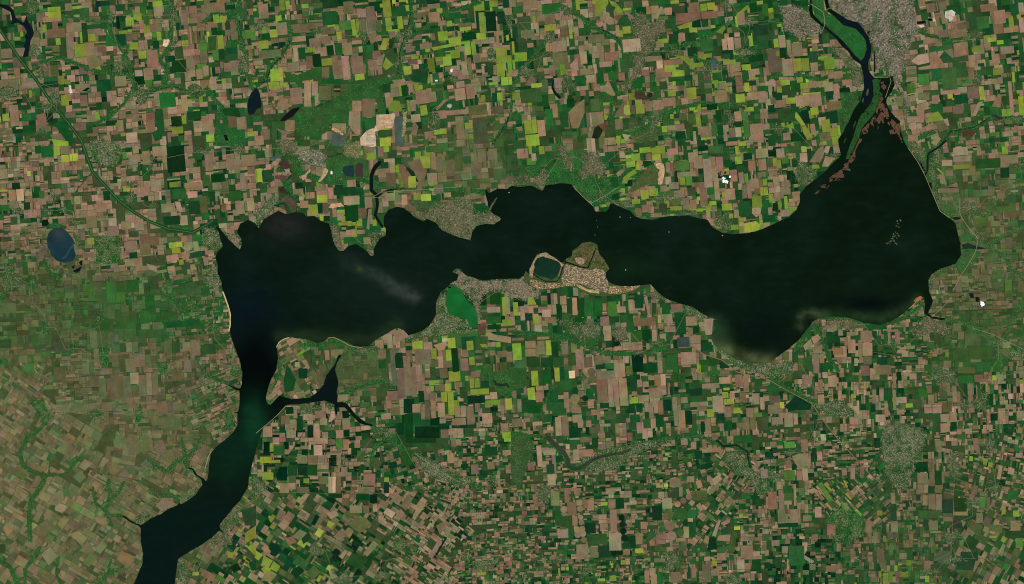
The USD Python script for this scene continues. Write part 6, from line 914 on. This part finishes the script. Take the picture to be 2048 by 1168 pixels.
# ------------------------------------------------------------------ fields: the 300 largest one by one, the rest together
WORD = {'p': 'pinkish bare', 'P': 'pale bare', 'b': 'brown bare', 't': 'dry tan', 'o': 'dull olive', 'g': 'green', 'd': 'dark green', 'k': 'almost black green', 'y': 'yellow green', 'Y': 'bright yellow', 'l': 'light green', 's': 'slate grey', 'w': 'cream coloured'}
rngC = np.random.default_rng(44)
DULL = [(90, 630, 150, 130, (66, 82, 46), .6), (280, 620, 160, 80, (40, 84, 39), .58), (280, 770, 170, 90, (92, 88, 64), .55), (120, 960, 260, 240, (98, 98, 66), .64), (330, 900, 90, 70, (98, 92, 64), .5), (1960, 500, 110, 170, (76, 86, 52), .5), (1960, 690, 120, 70, (58, 84, 44), .45),
        (940, 330, 90, 60, (84, 94, 58), .5), (720, 750, 60, 50, (72, 84, 48), .5), (1860, 1060, 190, 120, (80, 86, 56), .3)]
def tint(c, x, y):
    v = np.array(PAL[c], float)
    o = PAL[{'p': 'tbPt', 'P': 'pt', 'b': 'pto', 't': 'pob', 'o': 'tgd', 'g': 'odlo', 'd': 'gko', 'k': 'd'}.get(c, c)[rngC.integers(len({'p': 'tbPt', 'P': 'pt', 'b': 'pto', 't': 'pob', 'o': 'tgd', 'g': 'odlo', 'd': 'gko', 'k': 'd'}.get(c, c)))]]
    u = rngC.beta(1.1, 2.6) * .8; v = v * (1 - u) + np.array(o) * u
    for (cx, cy, rx, ry, col, wt) in DULL:                    # thin, weedy country: plots closer to one tone
        f = wt * math.exp(-(((x - cx) / rx) ** 2 + ((y - cy) / ry) ** 2) ** 2)
        v = v * (1 - f) + np.array(col) * f
    k = rngC.normal(1, .07); h = rngC.normal(0, 3, 3)
    return lin(np.clip(v * k + h, 4, 240)) * ALB
vis = [(g.intersection(FR).area if not FR.contains(g) else g.area) for g, c in FIELDS]
top = sorted(range(len(FIELDS)), key=lambda i: -vis[i])[:300]
ts = set(top); top.sort()
items = []
for i in top:
    g, c = FIELDS[i]; q = g.intersection(FR).minimum_rotated_rectangle; e = np.array(q.exterior.coords)
    a, b = np.linalg.norm(e[1] - e[0]), np.linalg.norm(e[2] - e[1])
    circ = g.area / (math.pi * (g.length / 2 / math.pi) ** 2)
    shape = 'round' if circ > .93 else 'long narrow' if max(a, b) / max(min(a, b), .1) > 2.4 else 'very large' if vis[i] > 620 else 'large'
    ce = g.intersection(FR).centroid
    items.append((ce.x, ce.y, f'{shape} {WORD[c]} field'))
labs = unique_labels(items)
cls = {'p': 'bare_field', 'P': 'bare_field', 'b': 'bare_field', 't': 'fallow_field', 'o': 'fallow_field', 'y': 'yellow_field', 'Y': 'yellow_field', 's': 'ash_field', 'w': 'bare_field'}
for (i, it, lab) in zip(top, items, labs):
    g, c = FIELDS[i]
    mb = MB(); slab(mb, g, 0.0, 8.0 + (i % 9), tint(c, it[0], it[1]))
    o = W((it[0], it[1])); 
    tag(mb.build(cls.get(c, 'green_field'), MAT_FIELD), lab, 'field', 'crop fields of the farm country')
mb = MB()
for i, (g, c) in enumerate(FIELDS):
    if i in ts: continue
    slab(mb, g, 0.0, 6.0 + (i % 9), tint(c, g.centroid.x, g.centroid.y))
tag(mb.build('small_fields', MAT_FIELD), 'thousands of small striped fields in pink, brown and green covering the country', 'fields', kind='stuff')
print('FIELDS', len(FIELDS), 'surveyed', n_manual)

# ------------------------------------------------------------------ valleys, rails and roads
items = []
for p, w, g in VAL_PLANS:
    q = biggest(g.intersection(FR.buffer(20))); ce = (q or biggest(g)).representative_point()
    items.append((ce.x, ce.y, 'green grassy valley' if w > 6 else 'narrow green ravine'))
rngV = np.random.default_rng(61)
for (p, w, g), lab, it in zip(VAL_PLANS, unique_labels(items), items):
    x, y = it[:2]
    base = np.array((34, 82, 39)) if not (x < 520 and y > 560) else np.array((46, 82, 42))
    if x > 1850 and y > 400: base = np.array((56, 88, 46))
    t = thing('valley', lab, 'valley', kind='structure')
    mb = MB(); slab(mb, g, 0.0, 3.0, alb(base)); mb.build('valley_floor', MAT_GRASS, t)
    mb = MB(); pts = speck(g.buffer(1.1).difference(wet), .42, rngV); n = len(pts)
    if n:
        greens = np.array([(16, 58, 28), (24, 72, 32), (62, 110, 52), (96, 104, 62), (120, 116, 80)])
        boxes(mb, pts, rngV.uniform(.4, 1.5, n), rngV.uniform(.4, 1.1, n), rngV.uniform(0, 3, n), 0.0, 12.0 + rngV.uniform(0, 6, n), alb(greens[rngV.choice(5, n, p=[.3, .25, .2, .15, .1])]))
        tag(mb.build('thickets', MAT_GRASS, t), kind='stuff')
for g, col, lab in MEADOWS:
    t = thing('meadow', lab, 'meadow', kind='structure')
    mb = MB(); slab(mb, g, 0.0, 2.5, alb(col)); mb.build('grass', MAT_GRASS, t)
    pts = speck(g, .4, rngV); pts = pts[fbm2(pts, 14, 95, 3) > .45]; n = len(pts)
    cc = np.array(col) * rngV.uniform(.55, 1.5, (n, 1)) + np.where((rngV.random(n) < .3)[:, None], np.array((34, 18, 10)), 0)
    mb = MB(); boxes(mb, pts, rngV.uniform(.4, 1.6, n), rngV.uniform(.4, 1.2, n), rngV.uniform(0, 3, n), 0.0, 8.0 + rngV.uniform(0, 8, n), alb(cc)); tag(mb.build('bushes', MAT_GRASS, t), kind='stuff')
for (p, w, lab), g in zip(RAIL, rail_plan):
    g = g.difference(wet)
    if w > 2.1:
        t = thing('canal_line', lab, 'canal line')
        mb = MB(); slab(mb, g, 0.0, 6.0, alb((24, 70, 33))); mb.build('grass_strip', MAT_GRASS, t)
        e = ribbon(p, w, None, 400, .05).boundary.buffer(.7).intersection(g); mb = MB(); slab(mb, e, 0.0, 15.0, alb((18, 58, 28))); mb.build('tree_row', MAT_GRASS, t)
        mb = MB(); slab(mb, LineString(p).buffer(.38), 0.0, 8.0, alb((96, 104, 70))); mb.build('road', MAT_ROAD, t)
    else:
        t = thing('railway', lab, 'railway')
        mb = MB(); slab(mb, g, 0.0, 6.0, alb((96, 88, 62) if w > 1.2 else (40, 58, 36))); mb.build('embankment', MAT_ROAD, t)
        mb = MB(); slab(mb, LineString(p).buffer(.3), 6.0, 9.0, alb((130, 112, 88) if w > 1.2 else (30, 44, 30))); mb.build('track', MAT_ROAD, t)
for (p, w, lab), g in zip(ROADS, road_plan):
    mb = MB(); slab(mb, g, -24.0, 19.0, alb((140, 130, 104)) * (1 if w > .6 else .6))
    tag(mb.build('road', MAT_ROAD), lab, 'road', kind='structure')

# ------------------------------------------------------------------ towns and villages
HP = {'city': ((80, 78, 58), [(158, 138, 118), (182, 164, 146), (130, 112, 95), (200, 186, 170), (106, 94, 80), (214, 206, 196)], .26),
      'grey': ((74, 80, 52), [(158, 146, 116), (132, 118, 92), (184, 172, 144), (112, 100, 78)], .34),
      'pale': ((96, 90, 68), [(176, 158, 134), (154, 134, 110), (194, 180, 160), (138, 120, 98)], .2),
      'works': ((100, 98, 74), [(170, 160, 138), (210, 208, 200), (140, 128, 104), (118, 106, 84)], .3),
      'village': ((58, 80, 44), [(150, 142, 110), (130, 120, 88), (172, 164, 136), (186, 182, 160)], .46),
      'green': ((66, 84, 48), [(150, 144, 112), (130, 122, 90), (170, 160, 132)], .42),
      'garden': ((28, 84, 36), [(150, 146, 104), (124, 120, 80), (168, 160, 126)], .56),
      'pink': ((104, 88, 66), [(170, 136, 112), (150, 118, 96), (186, 160, 138)], .3)}
items = [(t[0].representative_point().x, t[0].representative_point().y, 'small speckled village') for t in TOWN_PLANS]
vi = [i for i, t in enumerate(TOWN_PLANS) if t[3] is None]
for i, lab in zip(vi, unique_labels([items[i] for i in vi])): TOWN_PLANS[i][3] = lab
for ti, (g, dens, pal, lab, cat) in enumerate(TOWN_PLANS):
    ground, cols, gr = HP[pal]
    big = cat == 'city'
    t = thing('town' if cat != 'village' else 'village', lab, cat)
    mb = MB(); slab(mb, g.buffer(-.5) if g.buffer(-.5).area > 6 else g, 0.0, 3.0 if cat != 'village' else 2.6, alb(ground)); mb.build('gardens', MAT_TOWN if pal in ('city', 'pale', 'grey') else MAT_GRASS, t)
    pts = speck(g.buffer(4.0), dens * 1.9, rngT)
    gi = g.buffer(-1.0); shapely.prepare(gi); inn = shapely.contains_xy(gi, pts[:, 0], pts[:, 1]); pts = pts[inn | (rngT.random(len(pts)) < .3)]; pts = pts[~shapely.contains_xy(wet_b, pts[:, 0], pts[:, 1])]; n = len(pts)
    if n == 0: continue
    nz = .6 * fbm2(pts, 9, 81 + ti, 3) + .4 * fbm2(pts, 26, 181 + ti, 2)
    ang = np.round(fbm2(pts, 30, 90, 2) * 6) * .5
    isg = rngT.random(n) < np.clip(gr + (.47 - nz) * 3.2, .05, .95)
    size = rngT.lognormal(math.log(.86 if cat != 'village' else .76), .45, (n, 2))
    hc = alb(np.array(cols)[rngT.integers(len(cols), size=n)] * .69 + np.array(ground) * .22) * rngT.uniform(.62, 1.16, (n, 1))
    gc = alb(np.array([(22, 62, 28), (40, 84, 40), (60, 92, 46)])[rngT.integers(3, size=n)])
    # streets' worth of houses and yards, one block each
    mb = MB(); s_ = ~isg
    if s_.any():
        boxes(mb, pts[s_], size[s_, 0], size[s_, 1], ang[s_], 0.0, rngT.uniform(12, 30, s_.sum()), hc[s_]); tag(mb.build('house_blocks', MAT_TOWN, t), kind='stuff')
    mb = MB()
    if isg.any():
        boxes(mb, pts[isg], size[isg, 0] * 1.2, size[isg, 1] * 1.2, ang[isg], 0.0, rngT.uniform(10, 26, isg.sum()), gc[isg]); tag(mb.build('tree_groves', MAT_GRASS, t), kind='stuff')
    if big or pal == 'works':
        mb = MB(); p2 = speck(g, .006, rngT); n2 = len(p2)
        boxes(mb, p2, rngT.uniform(1.0, 2.2, n2), rngT.uniform(.7, 1.2, n2), rngT.uniform(0, 1.5, n2), 0.0, rngT.uniform(31, 40, n2), alb(np.array([(186, 176, 166), (198, 194, 188), (150, 120, 104)])[rngT.integers(3, size=n2)]))
        tag(mb.build('factory_roofs', MAT_TOWN, t), kind='stuff')


# ------------------------------------------------------------------ lanes between the places, and tree belts
nodes_ = np.array([t[0].representative_point().coords[0] for t in TOWN_PLANS]); seen = set(); lanes = []
rngR = np.random.default_rng(77)
for i in range(len(nodes_)):
    for j in np.argsort(np.hypot(*(nodes_ - nodes_[i]).T))[1:3]:
        k = (min(i, int(j)), max(i, int(j)))
        if k in seen: continue
        seen.add(k); a, b = nodes_[k[0]], nodes_[k[1]]
        if np.linalg.norm(b - a) > 130: continue
        m_ = a + (b - a) * rngR.uniform(.35, .65) + rngR.normal(0, 3, 2); c1 = (a[0] * .9 + b[0] * .1, a[1])
        t1, t2 = rngR.uniform(.2, .45), rngR.uniform(.55, .8)
        d_ = b - a; tilt = d_[0] * -.07
        ln = LineString([a, (a[0] + d_[0] * t1, a[1] + tilt * t1), (a[0] + d_[0] * t2, b[1] - tilt * (1 - t2)), b] if abs(d_[0]) > abs(d_[1]) else [a, (a[0] + d_[1] * .07 * t1, a[1] + d_[1] * t1), (b[0] - d_[1] * .07 * (1 - t2), a[1] + d_[1] * t2), b])
        if ln.intersects(wet): continue
        lanes.append(ln)
for ln, lab in zip(lanes, unique_labels([(l.centroid.x, l.centroid.y, 'thin country road') for l in lanes])):
    g = LineString(rough(list(ln.coords), .5, 5, int(ln.length), False)).buffer(.3, quad_segs=1)
    mb = MB(); slab(mb, g, 0.0, 20.0, alb((118, 112, 86))); tag(mb.build('country_road', MAT_ROAD), lab, 'road', kind='structure')
mb = MB(); shapely.prepare(man_u); rngB = np.random.default_rng(78)
for p, q, ax, ay, ca, sa in BELTS:
    e = np.array([(ax + u * ca - v * sa, ay + u * sa + v * ca) for u, v in (p, q)])
    c = e.mean(0)
    if not (-20 < c[0] < 2068 and -20 < c[1] < 1188) or shapely.contains_xy(man_u, c[0], c[1]) or shapely.contains_xy(EX_AUTO, c[0], c[1]): continue
    ln = LineString(e)
    if ln.intersects(EX_AUTO):
        bb = ln.bounds
        for ci in range(int(bb[0] // 40), int(bb[2] // 40) + 1):
            for cj in range(int(bb[1] // 40), int(bb[3] // 40) + 1):
                if (ci, cj) in EX_CELLS: ln = ln.difference(EX_CELLS[(ci, cj)])
    slab(mb, ln.buffer(rngB.uniform(.18, .36), cap_style=2), 0.0, 18.0, alb(np.array((30, 52, 28)) * rngB.uniform(.7, 1.3)))
tag(mb.build('tree_belts', MAT_GRASS), 'thin dark green tree belts along the edges of the farm blocks', 'tree belts', kind='stuff')

# ------------------------------------------------------------------ mines, quarries, marshes
for name, cat, lab, g, col, how, ridges in SITES:
    z = 4.0
    if how == 'z': z = -20.0
    t = thing(name, lab, cat)
    if name == 'spoil_field': col = (84, 92, 56)
    mb = MB(); slab(mb, g, -40.0 if how == 'z' else 0.0, z, alb(col)); mb.build('floor', MAT_SAND if how != 's' else MAT_REED, t)
    x0, y0, x1, y1 = g.bounds
    for r in range(ridges):
        yy = y0 + (r + .5 + rngS.uniform(-.2, .2)) * (y1 - y0) / ridges
        xa = rngS.uniform(x0, (x0 + x1) / 2); xb = xa + (x1 - x0) * rngS.uniform(.2, .6); sl = rngS.uniform(-.35, .12)
        ln = [(x, yy + .9 * math.sin(x * .55 + r * 2) + (x - xa) * sl) for x in np.linspace(xa, xb, 9)]
        q = LineString(ln).buffer(rngS.uniform(.3, 1.1)).intersection(g.buffer(-.4))
        q = biggest(q)
        if q is None or q.area < .5: continue
        k = rngS.random()
        cc = np.array(col) * rngS.uniform(.8, 1.08) if k < .6 else np.array((186, 140, 96))
        mb = MB(); slab(mb, q, z, z + rngS.uniform(20, 45), alb(np.clip(cc, 0, 238))); mb.build('spoil_ridge', MAT_SAND, t)
    mb = MB(); pts = speck(g.buffer(1.6 if how == 's' else .3), .9, rngS); pts = pts[~shapely.contains_xy(wet_b, pts[:, 0], pts[:, 1])]; n = len(pts)
    if n > 3:
        cc = np.array(col) * np.clip(.55 + .9 * fbm2(pts, 5, 151, 3)[:, None] + rngS.normal(0, .16, (n, 1)), .4, 1.35)
        if name == 'spoil_field' or name == 'spoil_strip':
            cc = np.array([(206, 182, 140), (60, 84, 44), (168, 140, 104), (84, 96, 58)])[rngS.integers(4, size=n)] * rngS.uniform(.85, 1.1, (n, 1))
        if name in ('marsh', 'tailings_basin', 'burnt_patch'):
            cc = np.where((rngS.random(n) < .25)[:, None], np.array((46, 66, 36)), cc)
        boxes(mb, pts, rngS.uniform(.3, 1.3, n), rngS.uniform(.3, .8, n), rngS.uniform(0, 3, n), z - 1, z + rngS.uniform(3, 16, n), alb(np.clip(cc, 4, 238)))
        tag(mb.build('mounds' if how == 'w' else 'tussocks', MAT_SAND if how == 'w' else MAT_REED, t), kind='stuff')
t = thing('peninsula', 'brown speckled peninsula with ring diked pond and angled canal on the south shore', 'peninsula')
pg = peninsula.difference(wet)
mb = MB(); slab(mb, pg.difference(unary_union([s[2] for s in PEN])), 0.0, 2.0, alb((58, 78, 42))); mb.build('grass_flat', MAT_GRASS, t)
got = []
for pname, plab, g, col in PEN:
    g = g.difference(unary_union(got + [wet])) if got else g.difference(wet); got.append(g)
    mb = MB(); slab(mb, g, 0.0, 4.0 if pname != 'ring_dike' else 12.0, alb(col)); tag(mb.build(pname, MAT_SAND, t), plab)
    pts = speck(g, .75, rngS); n = len(pts); mb = MB()
    if not n: continue
    cc = np.array(col) * rngS.uniform(.6, 1.3, (n, 1))
    if pname == 'marsh_flat':
        kinds = np.array([(30, 56, 28), (58, 76, 40), (104, 92, 60), (126, 102, 74), (70, 62, 40)])
        f = fbm2(pts, 7, 133, 3) * 8 + rngS.normal(0, .8, n); cc = kinds[np.clip(f - 1.6, 0, 4.99).astype(int)] * rngS.uniform(.8, 1.15, (n, 1))
    if pname in ('works_flat', 'sand_flat', 'sand_spit'):
        kinds = np.array([(40, 60, 34), (96, 74, 54), (150, 136, 116), (206, 180, 136), (70, 78, 48), (128, 108, 84)])
        f = fbm2(pts, 6, 131, 3) * 9 + rngS.normal(0, .9, n); cc = kinds[np.clip(f - 1.6, 0, 5.99).astype(int)] * rngS.uniform(.8, 1.15, (n, 1))
    gmask = rngS.random(n) < {'marsh_flat': .12, 'works_flat': .2, 'sand_flat': .28, 'sand_spit': .3, 'dune': .12}.get(pname, .08)
    cc = np.where(gmask[:, None], np.array((44, 66, 36)), cc)
    boxes(mb, pts, rngS.uniform(.6, 2.2, n), rngS.uniform(.4, 1.1, n), rngS.normal(-.35, .5, n), 0.0, 13 + rngS.uniform(2, 14, n), alb(np.clip(cc, 4, 236)))
    tag(mb.build('scrub', MAT_SAND, t), kind='stuff')
pts = speck(pg.difference(unary_union(got)), .4, rngS); n = len(pts); mb = MB()
boxes(mb, pts, rngS.uniform(.5, 1.5, n), rngS.uniform(.4, 1.1, n), rngS.uniform(0, 3, n), 0.0, rngS.uniform(8, 18, n), alb(np.array([(30, 66, 32), (96, 92, 60), (60, 80, 42)])[rngS.integers(3, size=n)])); tag(mb.build('bushes', MAT_GRASS, t), kind='stuff')

# ------------------------------------------------------------------ reeds, islets and beaches
for name, lab, cat, g, col, holes in REEDS:
    if holes:                                     # reeds stand in ragged clumps with open water between
        x0, y0, x1, y1 = g.bounds; st = .8
        cx, cy = [a.ravel() for a in np.meshgrid(np.arange(x0, x1, st), np.arange(y0, y1, st))]
        q = np.c_[cx, cy]; n1 = .65 * fbm2(q, 7, 141, 3) + .35 * fbm2(q, 2.6, 142, 2)
        ok = shapely.contains_xy(g, cx, cy) & (n1 > (.36 if name == 'reed_marsh' else .475))
        g = unary_union(shapely.box(cx[ok] - .05, cy[ok] - .05, cx[ok] + st + .05, cy[ok] + st + .05)).buffer(.25).buffer(-.25)
        g = unary_union([q_ for q_ in polys(g) if q_.area > .9])
    t = thing(name, lab, cat)
    mb = MB(); slab(mb, g, -40.0, -19.0, alb(col)); mb.build('reed_floor' if holes else 'islet_ground', MAT_REED, t)
    pts = speck(g, .9, rngS); n = len(pts)
    if n > 3:
        mb = MB(); cc = np.array(col) * rngS.uniform(.55, 1.35, (n, 1))
        boxes(mb, pts, rngS.uniform(.3, 1.2, n), rngS.uniform(.3, .8, n), rngS.uniform(0, 3, n), -20.0, -17 + rngS.uniform(0, 8, n), alb(np.clip(cc, 4, 230)))
        tag(mb.build('reeds', MAT_REED, t), kind='stuff')
for i, (p, w, col, lab) in enumerate(BEACH):
    mb = MB(); slab(mb, ribbon(p, w, None, 800 + i, .4), -26.0, 18.0, alb(col)); tag(mb.build('beach', MAT_SAND), lab, 'beach', kind='structure')

# ------------------------------------------------------------------ clouds
def cloud(lab, lumps, z, seed):
    r = np.random.default_rng(seed); parts = []
    for (x, y, rad) in lumps:
        for k in range(5):
            s_ = trimesh.creation.icosphere(subdivisions=3, radius=rad * M * r.uniform(.45, .75))
            v = np.array(s_.vertices); v[:, 2] *= .6
            v += (meshkit.fbm(v / (rad * 35) + seed, 3, seed)[:, None] - .5) * (v / np.linalg.norm(v, axis=1, keepdims=True)) * rad * M * .5
            o = W((x + r.normal(0, rad * .4), y + r.normal(0, rad * .4)))
            parts.append(trimesh.Trimesh(v + np.array([o[0], o[1], z + r.uniform(-.1, .2) * rad * M]), s_.faces, process=False))
    c = trimesh.util.concatenate(parts)
    mb = MB(); mb.add(c.vertices, c.faces, np.array((.74, .74, .74)))
    path_prim = mb.build('cloud', MAT_CLOUD)
    tag(path_prim, lab, 'cloud')
K = 1 - 1400 / ALT
def lift(q, z=1400.0): return [(1024 + (x - 1024) * (1 - z / ALT), 584 + (y - 584) * (1 - z / ALT), r) for x, y, r in q]
cloud('bright white ragged cloud over the fields north of the wide bay', lift([(1446.5, 356, 2.2), (1446, 361, 3), (1451, 362, 3), (1455, 364, 2.2)]), 1400, 3)
cloud('tiny white cloud puff just above and right of the ragged cloud', lift([(1459.5, 353, 2.0)]), 1400, 4)
cloud('round white cloud over the valley near the right edge', lift([(1964, 605, 3.2), (1966, 610, 3.2), (1963, 609, 2.4)]), 1400, 5)
